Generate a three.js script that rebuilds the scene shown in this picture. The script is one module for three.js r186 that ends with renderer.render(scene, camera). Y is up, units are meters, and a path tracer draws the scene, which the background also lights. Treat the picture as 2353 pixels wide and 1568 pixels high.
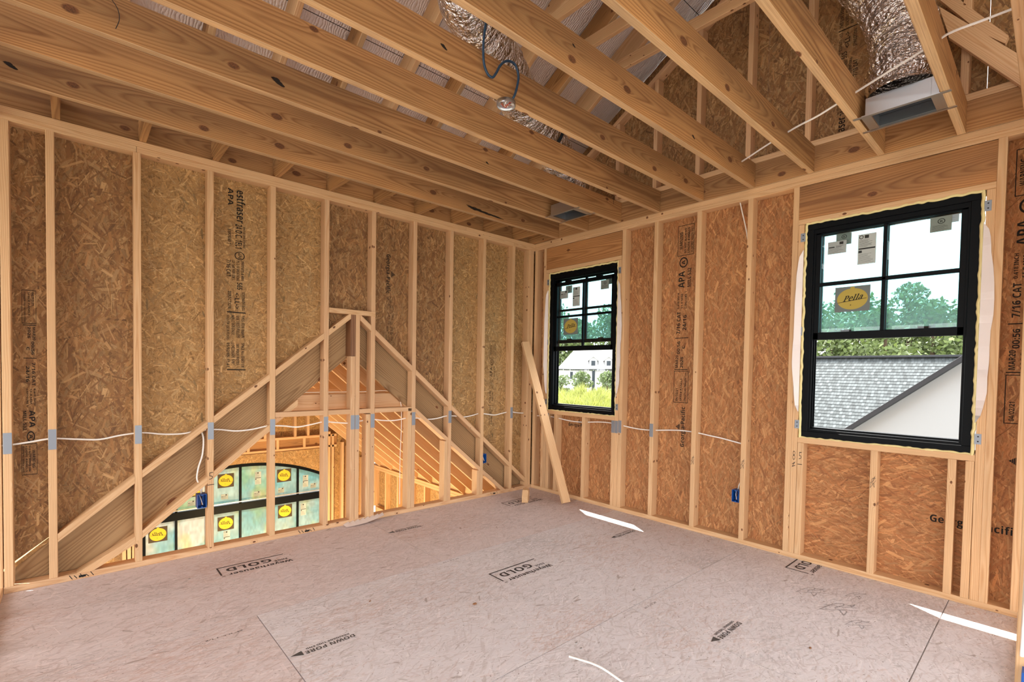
import * as THREE from 'three';
import { mergeGeometries } from 'three/addons/utils/BufferGeometryUtils.js';

// ------------------------------------------------------------------ camera, sky, sun, exposure
const scene = new THREE.Scene();
const W = 2353, H = 1568;
const EYE = new THREE.Vector3(-3.8804, 1.3195, 3.9609), YAW = 0.7321, PIT = -0.0282, ROL = 0.0171, F = 1122.746, CX = 1175.5, CY = 885.83;
const camera = new THREE.PerspectiveCamera(2 * Math.atan(H / 2 / F) * 180 / Math.PI, W / H, 0.05, 400);
const fwd0 = new THREE.Vector3(Math.sin(YAW), 0, -Math.cos(YAW)), right0 = new THREE.Vector3(Math.cos(YAW), 0, Math.sin(YAW)), Y = new THREE.Vector3(0, 1, 0);
const camF = fwd0.clone().multiplyScalar(Math.cos(PIT)).addScaledVector(Y, Math.sin(PIT));
const up1 = fwd0.clone().multiplyScalar(-Math.sin(PIT)).addScaledVector(Y, Math.cos(PIT));
const camR = right0.clone().multiplyScalar(Math.cos(ROL)).addScaledVector(up1, Math.sin(ROL));
const camU = right0.clone().multiplyScalar(-Math.sin(ROL)).addScaledVector(up1, Math.cos(ROL));
camera.position.copy(EYE);
camera.quaternion.setFromRotationMatrix(new THREE.Matrix4().makeBasis(camR, camU, camF.clone().negate()));
camera.setViewOffset(W, H, W / 2 - CX, H / 2 - CY, W, H);
scene.add(camera);

const renderer = new THREE.WebGLRenderer();
renderer.toneMapping = THREE.LinearToneMapping;
renderer.toneMappingExposure = 1.3;
renderer.shadowMap.enabled = true;

const SKY = 4.6, SUN = 17.0;
{ // bright hazy sky with soft clouds
  const w = 512, h = 256, d = new Float32Array(w * h * 4);
  for (let j = 0; j < h; j++) for (let i = 0; i < w; i++) {
    const el = ((j + 0.5) / h - 0.5) * Math.PI, az = (i + 0.5) / w * 2 * Math.PI, x = Math.cos(el) * Math.cos(az), z = Math.cos(el) * Math.sin(az), y = Math.sin(el);
    const k = 2.2 / (Math.abs(y) + 0.35), c = Math.min(1, Math.max(0, (fbm(x * k + 20, z * k + 20, 5, 4) - 0.38) * 4)), g = 0.86 + 0.14 * c;
    d.set([g * (0.9 + 0.1 * c), g * (0.95 + 0.05 * c), g, 1], (j * w + i) * 4);
  }
  const t = new THREE.DataTexture(d, w, h, THREE.RGBAFormat, THREE.FloatType); t.mapping = THREE.EquirectangularReflectionMapping; t.magFilter = THREE.LinearFilter; t.needsUpdate = true;
  scene.background = t; scene.environment = t; scene.backgroundIntensity = scene.environmentIntensity = SKY;
}
const sun = new THREE.DirectionalLight(new THREE.Color(1, 0.95, 0.87), SUN);
sun.target.position.set(-1, 0, 0);
sun.position.set(-1 + 0.275 * 20, 20, -0.48 * 20);
sun.castShadow = true; sun.shadow.mapSize.set(4096, 4096); sun.shadow.radius = 1;
Object.assign(sun.shadow.camera, { left: -14, right: 14, top: 14, bottom: -14, near: 1, far: 60 });
scene.add(sun, sun.target);

// ------------------------------------------------------------------ small tools
function mulberry(a) { return () => { a |= 0; a = a + 0x6D2B79F5 | 0; let t = Math.imul(a ^ a >>> 15, 1 | a); t = t + Math.imul(t ^ t >>> 7, 61 | t) ^ t; return ((t ^ t >>> 14) >>> 0) / 4294967296; }; }
const rnd = mulberry(7);
const V = (x, y, z) => new THREE.Vector3(x, y, z);
function hash(x, y, s) { let h = Math.imul(x, 374761393) + Math.imul(y, 668265263) + Math.imul(s, 362437) | 0; h = Math.imul(h ^ h >>> 13, 1274126177); return ((h ^ h >>> 16) >>> 0) / 4294967296; }
function vnoise(x, y, s = 0) {
  const ix = Math.floor(x), iy = Math.floor(y), fx = x - ix, fy = y - iy, a = fx * fx * (3 - 2 * fx), b = fy * fy * (3 - 2 * fy);
  const p = hash(ix, iy, s), q = hash(ix + 1, iy, s), r = hash(ix, iy + 1, s), t = hash(ix + 1, iy + 1, s);
  return p + (q - p) * a + (r - p) * b + (p - q - r + t) * a * b;
}
function fbm(x, y, s, o = 4) { let v = 0, a = 0.5, k = 1; for (let i = 0; i < o; i++) { v += a * vnoise(x * k, y * k, s + i * 17); a *= 0.5; k *= 2; } return v / (1 - Math.pow(0.5, o)); }
// a photo pixel gives a direction; AX = VAL is the surface it lies on
function P(u, v, ax, val) {
  const d = camF.clone().addScaledVector(camR, (u - CX) / F).addScaledVector(camU, -(v - CY) / F);
  return EYE.clone().addScaledVector(d, (val - EYE[ax]) / d[ax]);
}
const used = {};
function numbered(n) { const k = used[n] = (used[n] ?? -1) + 1; return k ? n + '_' + String(k).padStart(3, '0') : n; }
function tag(o, label, category, group, kind) { o.userData = { label, category }; if (group) o.userData.group = group; if (kind) o.userData.kind = kind; return o; }
function group(name, label, category, pos, opts = {}) {
  const g = new THREE.Group(); g.name = numbered(name); if (pos) g.position.set(...pos); scene.add(g);
  return tag(g, label, category, opts.group, opts.kind);
}
const structure = (name, label, category) => group(name, label, category, null, { kind: 'structure' });
function put(name, geo, mat, parent) {
  const m = new THREE.Mesh(geo, mat); m.name = parent ? name : numbered(name); m.castShadow = m.receiveShadow = true; (parent ?? scene).add(m); return m;
}

// collects faces; UVs in metres, u along the grain
class Acc {
  constructor() { this.p = []; this.n = []; this.t = []; }
  tri(a, b, c, ta, tb, tc, n) {
    n ??= b.clone().sub(a).cross(c.clone().sub(a)).normalize();
    for (const [q, w] of [[a, ta], [b, tb], [c, tc]]) { this.p.push(q.x, q.y, q.z); this.n.push(n.x, n.y, n.z); this.t.push(w[0], w[1]); }
  }
  quad(a, b, c, d, ta, tb, tc, td) { const n = b.clone().sub(a).cross(d.clone().sub(a)).normalize(); this.tri(a, b, c, ta, tb, tc, n); this.tri(a, c, d, ta, tc, td, n); }
  beam(A, B, w, h, up = Y, o = {}) {
    const c = o.c ?? 0.0025, U0 = o.u ?? rnd() * 3, V0 = o.v ?? rnd() * 2;
    const L = B.clone().sub(A), len = L.length(); L.normalize();
    const S = L.clone().cross(up).normalize(), N = S.clone().cross(L).normalize();
    const a = w / 2, b = h / 2, ring = [[a, -b + c], [a, b - c], [a - c, b], [-a + c, b], [-a, b - c], [-a, -b + c], [-a + c, -b], [a - c, -b]];
    const at = (o2, q) => o2.clone().addScaledVector(S, q[0]).addScaledVector(N, q[1]);
    let s = 0;
    for (let i = 0; i < 8; i++) {
      const p = ring[i], q = ring[(i + 1) % 8], e = Math.hypot(p[0] - q[0], p[1] - q[1]);
      this.quad(at(A, p), at(A, q), at(B, q), at(B, p), [U0, V0 + s], [U0, V0 + s + e], [U0 + len, V0 + s + e], [U0 + len, V0 + s]);
      s += e;
    }
    for (let i = 1; i < 7; i++) {
      this.tri(at(A, ring[0]), at(A, ring[i + 1]), at(A, ring[i]), [U0, V0], [U0 + 0.03, V0 + 0.02], [U0 + 0.02, V0 + 0.03]);
      this.tri(at(B, ring[0]), at(B, ring[i]), at(B, ring[i + 1]), [U0, V0], [U0 + 0.02, V0 + 0.03], [U0 + 0.03, V0 + 0.02]);
    }
    return this;
  }
  box(x, y, z, axis = 'x', o = {}) {   // ranges
    const m = [(x[0] + x[1]) / 2, (y[0] + y[1]) / 2, (z[0] + z[1]) / 2];
    const A = V(...m), B = V(...m), r = { x, y, z };
    A[axis] = r[axis][0]; B[axis] = r[axis][1];
    const dx = x[1] - x[0], dy = y[1] - y[0], dz = z[1] - z[0];
    if (axis === 'x') return this.beam(A, B, dz, dy, Y, o);
    if (axis === 'z') return this.beam(A, B, dx, dy, Y, o);
    return this.beam(A, B, dx, dz, V(0, 0, 1), o);
  }
  // flat polygon (a, b) with holes, thick between v0 and v1 along AX: ax z -> (x, y), ax x -> (z, y), ax y -> (x, z)
  plate(pts, ax, v0, v1, o = {}) {
    const map = { z: (q, v) => V(q[0], q[1], v), x: (q, v) => V(v, q[1], q[0]), y: (q, v) => V(q[0], v, q[1]) }[ax];
    const co = Math.cos(o.ang ?? 0), si = Math.sin(o.ang ?? 0), U0 = o.u ?? rnd() * 3, V0 = o.v ?? rnd() * 2;
    const uv = (q) => [U0 + q[0] * co + q[1] * si, V0 - q[0] * si + q[1] * co];
    const sh = pts.map((q) => new THREE.Vector2(...q)); const holes = (o.holes ?? []).map((h) => h.map((q) => new THREE.Vector2(...q)));
    if (THREE.ShapeUtils.isClockWise(sh)) sh.reverse();
    holes.forEach((h) => { if (!THREE.ShapeUtils.isClockWise(h)) h.reverse(); });
    const all = [...sh, ...holes.flat()].map((q) => [q.x, q.y]), tris = THREE.ShapeUtils.triangulateShape(sh, holes);
    const flip = ax !== 'z';
    for (const v of [v0, v1]) for (const t of tris) {
      const [i, j, k] = (v === Math.max(v0, v1)) !== flip ? t : [t[0], t[2], t[1]];
      this.tri(map(all[i], v), map(all[j], v), map(all[k], v), uv(all[i]), uv(all[j]), uv(all[k]));
    }
    for (const loop of [sh, ...holes]) for (let i = 0; i < loop.length; i++) {
      const a = [loop[i].x, loop[i].y], b = [loop[(i + 1) % loop.length].x, loop[(i + 1) % loop.length].y], t0 = uv(a), t1 = uv(b), e = Math.abs(v1 - v0);
      const q = [map(a, v0), map(b, v0), map(b, v1), map(a, v1)], tt = [t0, t1, [t1[0], t1[1] + e], [t0[0], t0[1] + e]];
      if ((v1 > v0) !== flip) this.quad(q[0], q[1], q[2], q[3], tt[0], tt[1], tt[2], tt[3]); else this.quad(q[3], q[2], q[1], q[0], tt[3], tt[2], tt[1], tt[0]);
    }
    return this;
  }
  geo() {
    const g = new THREE.BufferGeometry();
    g.setAttribute('position', new THREE.Float32BufferAttribute(this.p, 3)); g.setAttribute('normal', new THREE.Float32BufferAttribute(this.n, 3)); g.setAttribute('uv', new THREE.Float32BufferAttribute(this.t, 2));
    return g;
  }
  mesh(name, mat, parent) { return put(name, this.geo(), mat, parent); }
}
const sawn = (mat, o) => (mat.map && mat.map === T.joist ? { v: 0.006, ...o } : o);   // wide pine: face grain on the faces, straight grain with bounce light painted in on the undersides
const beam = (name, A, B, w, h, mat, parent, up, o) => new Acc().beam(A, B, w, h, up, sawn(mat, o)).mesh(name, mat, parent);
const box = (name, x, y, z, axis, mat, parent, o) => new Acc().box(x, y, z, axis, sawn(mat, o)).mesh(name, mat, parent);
const plate = (name, pts, ax, v0, v1, mat, parent, o) => new Acc().plate(pts, ax, v0, v1, o).mesh(name, mat, parent);
function tube(name, pts, r, mat, parent, seg = 8, curveSeg) {
  const c = new THREE.CatmullRomCurve3(pts.map((p) => p.isVector3 ? p : V(...p)));
  return put(name, new THREE.TubeGeometry(c, curveSeg ?? pts.length * 8, r, seg), mat, parent);
}

// ------------------------------------------------------------------ textures
const canvas = (w, h) => { const c = document.createElement('canvas'); c.width = w; c.height = h; return [c, c.getContext('2d')]; };
function canvasTex(c, w, h, srgb = true) {
  const t = new THREE.CanvasTexture(c); t.colorSpace = srgb ? THREE.SRGBColorSpace : THREE.NoColorSpace; t.wrapS = t.wrapT = THREE.MirroredRepeatWrapping;
  if (w) t.repeat.set(1 / w, 1 / h); return t;
}
// sawn softwood: slices through growth rings, u along the board; early and late wood colours, knots
function woodTex(seed, wM, hM, pw, ph, early, late, o) {
  const d = new Uint8Array(pw * ph * 4), R = mulberry(seed), knots = [];
  for (let i = 0; i < o.knots; i++) knots.push([R() * wM, R() * hM, o.knot * (0.5 + R()), R()]);
  for (let j = 0; j < ph; j++) for (let i = 0; i < pw; i++) {
    const u = i / pw * wM, v = j / ph * hM, band = Math.floor(v / o.band), w = v - (band + 0.5) * o.band;
    let depth = o.depth * (vnoise(u * o.wave + band * 7.3, band * 3.1, seed) * 2 - 0.65), warp = (fbm(u * 1.7, v * 12, seed + 3, 3) - 0.5) * 0.016;
    let near = 9, dark = 0;
    for (const k of knots) {
      const a = u - k[0], b = v - k[1]; if (Math.abs(a) > 0.3 || Math.abs(b) > 0.12) continue;
      const e = Math.sqrt(a * a * 0.35 + b * b) / k[2]; warp += Math.sign(b || 1) * 0.012 * Math.exp(-e * e * 0.35) ; near = Math.min(near, e);
      if (e < 1.1) dark = Math.max(dark, 1 - Math.max(0, e - 0.75) / 0.35);
    }
    const r = Math.sqrt(w * w + depth * depth) + warp, ph_ = r / o.ring + (fbm(u * 3, v * 30, seed + 9, 2) - 0.5) * 0.5;
    let f = ph_ - Math.floor(ph_); f = f < 0.72 ? Math.pow(f / 0.72, 2.2) : 1 - (f - 0.72) / 0.28;
    const fibre = (vnoise(u * 14, v * 900, seed + 21) - 0.5) * o.fibre, tone = (fbm(u * 1.1, v * 5, seed + 30, 3) - 0.5) * o.tone;
    const ed = o.edge && v > o.edge[0] && v < o.edge[1];   // underside edge: straight grain, paled in the colour for floor bounce light
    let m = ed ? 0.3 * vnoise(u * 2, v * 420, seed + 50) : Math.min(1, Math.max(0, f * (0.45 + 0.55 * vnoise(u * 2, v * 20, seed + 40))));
    const q = (j * pw + i) * 4;
    for (let c = 0; c < 3; c++) {
      const e0 = ed ? o.litEdgeCol[c] : early[c]; let x = e0 + (late[c] - e0) * m; x *= 1 + fibre + tone;
      if (dark) x = x * (1 - dark) + [112, 72, 42][c] * dark * (0.8 + 0.5 * vnoise(u * 300, v * 300, 5));
      d[q + c] = Math.max(0, Math.min(255, x));
    }
    d[q + 3] = 255;
  }
  const t = new THREE.DataTexture(d, pw, ph); t.colorSpace = THREE.SRGBColorSpace; t.magFilter = THREE.LinearFilter; t.wrapS = t.wrapT = THREE.MirroredRepeatWrapping; t.repeat.set(1 / wM, 1 / hM); t.needsUpdate = true;
  return t;
}
// pressed strands
function osbTex(seed, px, size, o) {
  const [c, g] = canvas(px, px), R = mulberry(seed), s = px / size;
  g.fillStyle = o.base; g.fillRect(0, 0, px, px);
  for (let i = 0; i < o.n; i++) {
    const x = R() * px, y = R() * px, l = s * o.len * (0.35 + R() * 0.9), w = s * o.wid * (0.15 + R() * R()), a = o.ang + (R() + R() + R() - 1.5) * o.spread;
    const col = o.cols[Math.floor(R() * o.cols.length)], k = 1 + (R() - 0.5) * o.vary, al = 0.55 + 0.4 * R();
    for (const ox of [0, px, -px]) for (const oy of [0, px, -px]) {
      if (x + ox < -l || x + ox > px + l || y + oy < -l || y + oy > px + l) continue;
      g.save(); g.translate(x + ox, y + oy); g.rotate(a); g.globalAlpha = al;
      g.fillStyle = `rgb(${col.map((q) => Math.round(Math.min(255, q * k))).join()})`;
      g.beginPath(); g.moveTo(-l / 2, -w / 2); g.lineTo(l / 2 - w * 0.4, -w * 0.55); g.lineTo(l / 2, w * 0.3); g.lineTo(-l / 2 + w * 0.5, w / 2); g.closePath(); g.fill();
      g.globalAlpha = o.edge; g.strokeStyle = `rgb(${o.dark.join()})`; g.lineWidth = Math.max(0.6, s * 0.0009);
      g.beginPath(); g.moveTo(-l / 2 + w * 0.5, w / 2); g.lineTo(l / 2, w * 0.3); g.stroke();
      if (w > s * 0.006) { g.globalAlpha = 0.13; for (let q = -1; q <= 1; q++) { g.beginPath(); g.moveTo(-l * 0.45, q * w * 0.25); g.lineTo(l * 0.4, q * w * 0.22); g.stroke(); } }
      g.restore();
    }
  }
  g.fillStyle = `rgb(${o.dark.join()})`;
  for (let i = 0; i < o.specks; i++) { g.globalAlpha = 0.3 + 0.5 * R(); g.save(); g.translate(R() * px, R() * px); g.rotate(o.ang + (R() - 0.5) * 2.4); g.fillRect(0, 0, s * (0.002 + 0.016 * R() * R()), s * (0.0008 + 0.0022 * R())); g.restore(); }
  if (o.stain) for (let i = 0; i < o.stain; i++) { g.globalAlpha = 0.25 + 0.35 * R(); g.fillStyle = o.stainCol; g.save(); g.translate(R() * px, R() * px); g.rotate(o.ang + (R() - 0.5) * 2); const l = s * (0.03 + 0.06 * R()), w = s * (0.006 + 0.014 * R()); g.beginPath(); g.moveTo(-l / 2, 0); g.lineTo(-l * 0.3, -w / 2); g.lineTo(l * 0.4, -w * 0.3); g.lineTo(l / 2, w * 0.2); g.lineTo(0, w / 2); g.closePath(); g.fill(); g.restore(); }
  if (o.blotch) for (let i = 0; i < o.blotch; i++) {   // worn patches where the reddish sealer shows or dust lies
    const red = i % 2, n = 500, bx = R() * px, by = R() * px, br = px * (0.06 + 0.12 * R()); g.fillStyle = red ? '#b48a78' : '#8f8886';
    for (let k = 0; k < n; k++) { const t = R() * 6.28, q = br * Math.sqrt(R()) * (0.6 + 0.6 * R()), x = (bx + q * 1.5 * Math.cos(t) + px) % px, y = (by + q * Math.sin(t) + px) % px; g.globalAlpha = 0.05 + 0.12 * R(); g.save(); g.translate(x, y); g.rotate((R() - 0.5) * 1.2); g.fillRect(0, 0, s * (0.01 + 0.05 * R()), s * (0.002 + 0.008 * R())); g.restore(); }
  }
  g.globalAlpha = 1;
  const t = canvasTex(c, size, size); t.wrapS = t.wrapT = THREE.RepeatWrapping; return t;
}
function noiseTex(px, size, fn) {
  const d = new Uint8Array(px * px * 4);
  for (let j = 0; j < px; j++) for (let i = 0; i < px; i++) { const v = Math.max(0, Math.min(255, 255 * fn(i / px, j / px))); d.set([v, v, v, 255], (j * px + i) * 4); }
  const t = new THREE.DataTexture(d, px, px); t.magFilter = THREE.LinearFilter; t.wrapS = t.wrapT = THREE.MirroredRepeatWrapping; t.repeat.set(1 / size, 1 / size); t.needsUpdate = true; return t;
}
const std = (o) => new THREE.MeshStandardMaterial({ roughness: 0.8, ...o });
const T = {
  joist: woodTex(11, 4, 0.6, 2048, 512, [196, 152, 102], [146, 101, 60], { band: 0.2, depth: 0.11, wave: 0.5, ring: 0.0115, knots: 14, knot: 0.015, fibre: 0.12, tone: 0.5, edge: [0.402, 0.45], litEdgeCol: [232, 200, 158] }),
  stud: woodTex(23, 3, 0.4, 1536, 384, [236, 200, 160], [216, 168, 122], { band: 0.13, depth: 0.06, wave: 0.5, ring: 0.0062, knots: 16, knot: 0.0055, fibre: 0.07, tone: 0.14 }),
  grey: woodTex(37, 3, 0.6, 1536, 512, [178, 150, 114], [132, 102, 70], { band: 0.34, depth: 0.09, wave: 0.7, ring: 0.014, knots: 6, knot: 0.016, fibre: 0.1, tone: 0.2 }),
  osbDark: osbTex(3, 1024, 1.3, { base: '#9c774a', n: 8000, len: 0.1, wid: 0.024, ang: 1.57, spread: 1.25, vary: 0.34, edge: 0.24, dark: [74, 50, 26], specks: 1500, cols: [[174, 134, 90], [154, 114, 74], [184, 148, 104], [140, 102, 66], [164, 124, 80], [194, 160, 116]] }),
  osbTan: osbTex(5, 1024, 1.3, { base: '#b8925f', n: 9000, len: 0.07, wid: 0.016, ang: 1.4, spread: 2.2, vary: 0.35, edge: 0.26, dark: [84, 58, 32], specks: 2200, stain: 38, stainCol: '#6b6047', cols: [[202, 166, 116], [184, 146, 96], [212, 180, 132], [168, 130, 82], [194, 156, 104]] }),
  osbRed: osbTex(9, 1024, 1.3, { base: '#b48258', n: 8000, len: 0.09, wid: 0.021, ang: 1.57, spread: 1.0, vary: 0.3, edge: 0.2, dark: [88, 52, 24], specks: 1300, cols: [[206, 152, 106], [188, 130, 86], [216, 168, 122], [174, 118, 78], [198, 142, 96]] }),
  floor: osbTex(15, 2048, 2.44, { base: '#d6cfd0', n: 14000, len: 0.09, wid: 0.018, ang: 0.05, spread: 1.3, vary: 0.07, edge: 0.09, dark: [96, 78, 68], specks: 5200, stain: 60, stainCol: '#8a7a72', blotch: 26, cols: [[218, 210, 211], [210, 201, 201], [226, 219, 220], [203, 192, 191], [214, 206, 206]] }),
  crumple: noiseTex(512, 0.5, (x, y) => { let v = 0; for (let k = 0; k < 4; k++) { const q = 6 * 2 ** k; v += Math.abs(fbm(x * q + k * 3.7, y * q * 0.7, 50 + k, 2) - 0.5) * 1.7 / (1.35 ** k); } return v * 0.55; }),
  emboss: noiseTex(256, 0.4, (x, y) => 0.6 * fbm(x * 26, y * 26, 71, 3) + 0.4 * Math.abs(Math.sin(x * 70 + 6 * fbm(x * 9, y * 9, 77)))),
};
const M = {
  stud: std({ map: T.stud, color: new THREE.Color(0.84, 0.79, 0.7), roughness: 0.72, bumpMap: T.stud, bumpScale: 0.0006 }),
  studPink: std({ map: T.stud, color: new THREE.Color(0.82, 0.76, 0.7), roughness: 0.72 }),
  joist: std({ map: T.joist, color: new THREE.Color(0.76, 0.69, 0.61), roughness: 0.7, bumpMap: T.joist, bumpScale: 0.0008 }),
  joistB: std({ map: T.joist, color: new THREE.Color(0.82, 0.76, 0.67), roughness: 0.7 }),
  header: std({ map: T.joist, color: new THREE.Color(0.86, 0.72, 0.6), roughness: 0.66 }),
  grey: std({ map: T.grey, color: new THREE.Color(0.88, 0.8, 0.7), roughness: 0.8 }),
  lvl: std({ map: T.grey, color: new THREE.Color(0.62, 0.42, 0.34), roughness: 0.6 }),
  osbDark: std({ map: T.osbDark, color: new THREE.Color(0.76, 0.7, 0.62), roughness: 0.78, bumpMap: T.osbDark, bumpScale: 0.0014 }),
  osbTan: std({ map: T.osbTan, color: new THREE.Color(0.8, 0.75, 0.68), roughness: 0.8, bumpMap: T.osbTan, bumpScale: 0.001 }),
  osbRed: std({ map: T.osbRed, color: new THREE.Color(0.76, 0.7, 0.58), roughness: 0.78, bumpMap: T.osbRed, bumpScale: 0.0012 }),
  floor: std({ map: T.floor, roughness: 0.62, bumpMap: T.floor, bumpScale: 0.0007 }),
  floorPink: std({ map: T.floor, color: new THREE.Color(0.97, 0.9, 0.87), roughness: 0.62, bumpMap: T.floor, bumpScale: 0.0007 }),
  foil: std({ color: 0xd9d4d2, metalness: 1, roughness: 0.26, bumpMap: T.crumple, bumpScale: 0.05 }),
  sheathFoil: std({ color: 0xe2dad8, metalness: 0.5, roughness: 0.42, bumpMap: T.emboss, bumpScale: 0.006 }),
  zinc: std({ color: 0xc9cdd2, metalness: 1, roughness: 0.3 }),
  plateMetal: std({ color: 0x8f969f, metalness: 0.6, roughness: 0.5 }),
  dark: std({ color: 0x1a1d22, metalness: 0.5, roughness: 0.5 }),
  black: new THREE.MeshPhysicalMaterial({ color: 0x03060a, roughness: 0.5, specularIntensity: 0.25 }),
  foam: std({ color: 0xe6d79a, roughness: 0.85 }),
  wrap: std({ color: 0xefe6e2, roughness: 0.55, side: THREE.DoubleSide }),
  cable: std({ color: 0xf2eee8, roughness: 0.5 }),
  cableBlue: std({ color: 0x1c3a52, roughness: 0.4 }),
  copper: std({ color: 0xb4714a, metalness: 1, roughness: 0.35 }),
  blue: std({ color: 0x0a4f9e, roughness: 0.45 }),
  redWire: std({ color: 0xc4503a, roughness: 0.5 }),
  whiteWall: std({ color: new THREE.Color(0.31, 0.325, 0.34), roughness: 0.9 }),
  trimDark: std({ color: 0x23252a, roughness: 0.7 }),
};

// ------------------------------------------------------------------ print on panels
function inkTex(w, h, draw, ink = '#120c07', worn = 0.16) {
  const [c, g] = canvas(w, h); g.clearRect(0, 0, w, h); g.fillStyle = g.strokeStyle = ink; g.textBaseline = 'middle'; draw(g, w, h);
  g.globalCompositeOperation = 'destination-out'; const R = mulberry(w * 3 + h);
  for (let i = 0; i < w * h / 260; i++) { g.globalAlpha = worn * (0.4 + R()); g.fillRect(R() * w, R() * h, 1 + R() * 7, 1 + R() * 2.2); }
  const t = new THREE.CanvasTexture(c); t.colorSpace = THREE.SRGBColorSpace; return t;
}
function fit(g, s, x, y, w, size, font = 'sans-serif', weight = 'bold') { g.font = `${weight} ${size}px ${font}`; const m = g.measureText(s).width; g.save(); g.translate(x, y); g.scale(w / m, 1); g.fillText(s, 0, 0); g.restore(); }
function decal(name, tex, w, h, at, R, U, parent, extra = {}) {
  const g = new THREE.PlaneGeometry(w, h), N = R.clone().cross(U), mat = std({ map: tex, transparent: true, roughness: 0.85, ...extra });
  const m = put(name, g, mat, parent); m.quaternion.setFromRotationMatrix(new THREE.Matrix4().makeBasis(R, U, N)); m.position.copy(at).addScaledVector(N, 0.0012); m.castShadow = false; return m;
}
const DOWN = [V(0, -1, 0), V(1, 0, 0)], UPW = [V(0, 1, 0), V(0, 0, -1)], FLAT = [V(-1, 0, 0), V(0, 0, 1)], UPRIGHT = [V(0, 0, 1), V(0, 1, 0)], FRONT = [V(1, 0, 0), V(0, 1, 0)];
const triangleLogo = (g, x, y, s) => { g.beginPath(); g.moveTo(x, y + s); g.lineTo(x + s * 0.72, y); g.lineTo(x + s * 1.44, y + s); g.closePath(); g.fill(); g.save(); g.globalCompositeOperation = 'destination-out'; g.lineWidth = s * 0.05; for (const k of [0.3, 0.5, 0.7, 0.88]) { g.beginPath(); g.moveTo(x, y + s * k); g.lineTo(x + s * 1.44, y + s * k); g.stroke(); } g.restore(); };
const inkGP = inkTex(1024, 288, (g) => { triangleLogo(g, 430, 4, 110); fit(g, 'Georgia-Pacific', 6, 196, 1010, 150); });
const inkSpec = inkTex(2048, 256, (g) => {   // mill stamps in rows
  g.lineWidth = 6;
  fit(g, '04/02/21', 20, 52, 150, 46); fit(g, 'SPACE PANELS', 20, 110, 260, 38); fit(g, 'STRENGTH AXIS THIS DIRECTION', 20, 170, 330, 34); g.strokeRect(4, 8, 360, 200);
  fit(g, 'MAR20', 400, 40, 150, 56); fit(g, '2026', 400, 110, 130, 56); fit(g, '00:56', 560, 60, 150, 60); fit(g, 'C', 620, 130, 40, 60); g.fillRect(380, 6, 8, 190); g.fillRect(742, 6, 8, 190);
  fit(g, '7/16 CAT', 790, 52, 260, 70); fit(g, '24/16', 830, 138, 180, 70); fit(g, '0.418 INCH', 1080, 40, 190, 38); fit(g, '11.0 MM', 1080, 92, 170, 38); fit(g, 'EXPOSURE 1', 1080, 146, 200, 38);
  fit(g, 'APA', 1320, 80, 190, 120); fit(g, 'MILL 532', 1320, 186, 220, 66);
  g.beginPath(); g.arc(1610, 100, 52, 0, 7); g.lineWidth = 14; g.stroke(); fit(g, 'A', 1585, 100, 50, 70);
  g.lineWidth = 6; g.strokeRect(1690, 14, 340, 220); fit(g, 'WARNING', 1760, 60, 200, 60); fit(g, 'DO NOT WALK ON', 1710, 120, 290, 38); fit(g, 'LOOSE PANELS', 1710, 166, 290, 38); fit(g, 'SLIPPERY WHEN WET', 1710, 210, 290, 32);
});
const inkWest = inkTex(2048, 192, (g) => {
  fit(g, 'estfraser', 4, 52, 370, 100); fit(g, 'APA', 4, 142, 190, 66); fit(g, '24 O.C. 1EL1', 390, 70, 280, 84); fit(g, 'EXPOSURE 1', 460, 152, 170, 40); fit(g, 'RATED SHEATHING', 410, 20, 240, 26);
  g.lineWidth = 8; g.beginPath(); g.arc(744, 60, 42, 0, 7); g.stroke(); fit(g, 'APA', 712, 60, 66, 44); fit(g, 'PRODUCTS & 4000', 800, 34, 220, 34); fit(g, 'PS 2-10 SHEATHING', 800, 76, 230, 36); fit(g, '(2) 565 PRP-108 L', 800, 116, 230, 34); fit(g, '7/16 CAT', 800, 160, 190, 52);
  fit(g, '565', 1044, 60, 84, 66); fit(g, 'STRENGTH AXIS', 1150, 26, 210, 36); fit(g, '<-LL->', 1160, 84, 190, 60); fit(g, 'DIRECTION', 1150, 150, 200, 40); g.fillRect(1380, 4, 12, 170);
  fit(g, 'THIS SIDE DOWN', 1420, 30, 250, 38); fit(g, 'USE LOST FIELDS', 1420, 76, 250, 36); fit(g, 'WALL USE ONLY', 1420, 120, 220, 36); fit(g, 'SOLD FOR USE IN FLOORS', 1420, 164, 280, 34);
  fit(g, 'SPACE ALL EDGES 1/8"', 1730, 30, 290, 38); fit(g, 'SEE YOUR NOTES', 1740, 76, 240, 34); fit(g, 'LOC:20301 1/8"', 1730, 120, 250, 36); fit(g, '05/02/05  11:41', 1730, 164, 280, 36); g.fillRect(2030, 4, 12, 170);
});
const inkGold = inkTex(1024, 430, (g) => { g.lineWidth = 22; g.beginPath(); g.moveTo(60, 416); g.lineTo(1010, 416); g.lineTo(1010, 90); g.stroke(); fit(g, 'Weyerhaeuser', 20, 70, 900, 120); fit(g, 'EDGE', 60, 190, 200, 70); fit(g, 'GOLD', 270, 265, 660, 200); fit(g, 'TM', 970, 40, 50, 30); }, '#3b3230', 0.35);
const inkPore = inkTex(1024, 200, (g) => { fit(g, 'DOWN PORE', 4, 62, 800, 120); fit(g, 'DRAINAGE THIS END', 60, 158, 700, 62); g.beginPath(); g.moveTo(830, 20); g.lineTo(1010, 100); g.lineTo(830, 150); g.closePath(); g.fill(); }, '#4a4440', 0.4);
const inkSmall = inkTex(512, 64, (g) => { fit(g, '24" O.C. 1 1/8', 4, 32, 420, 40); }, '#5a514c', 0.5);
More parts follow.
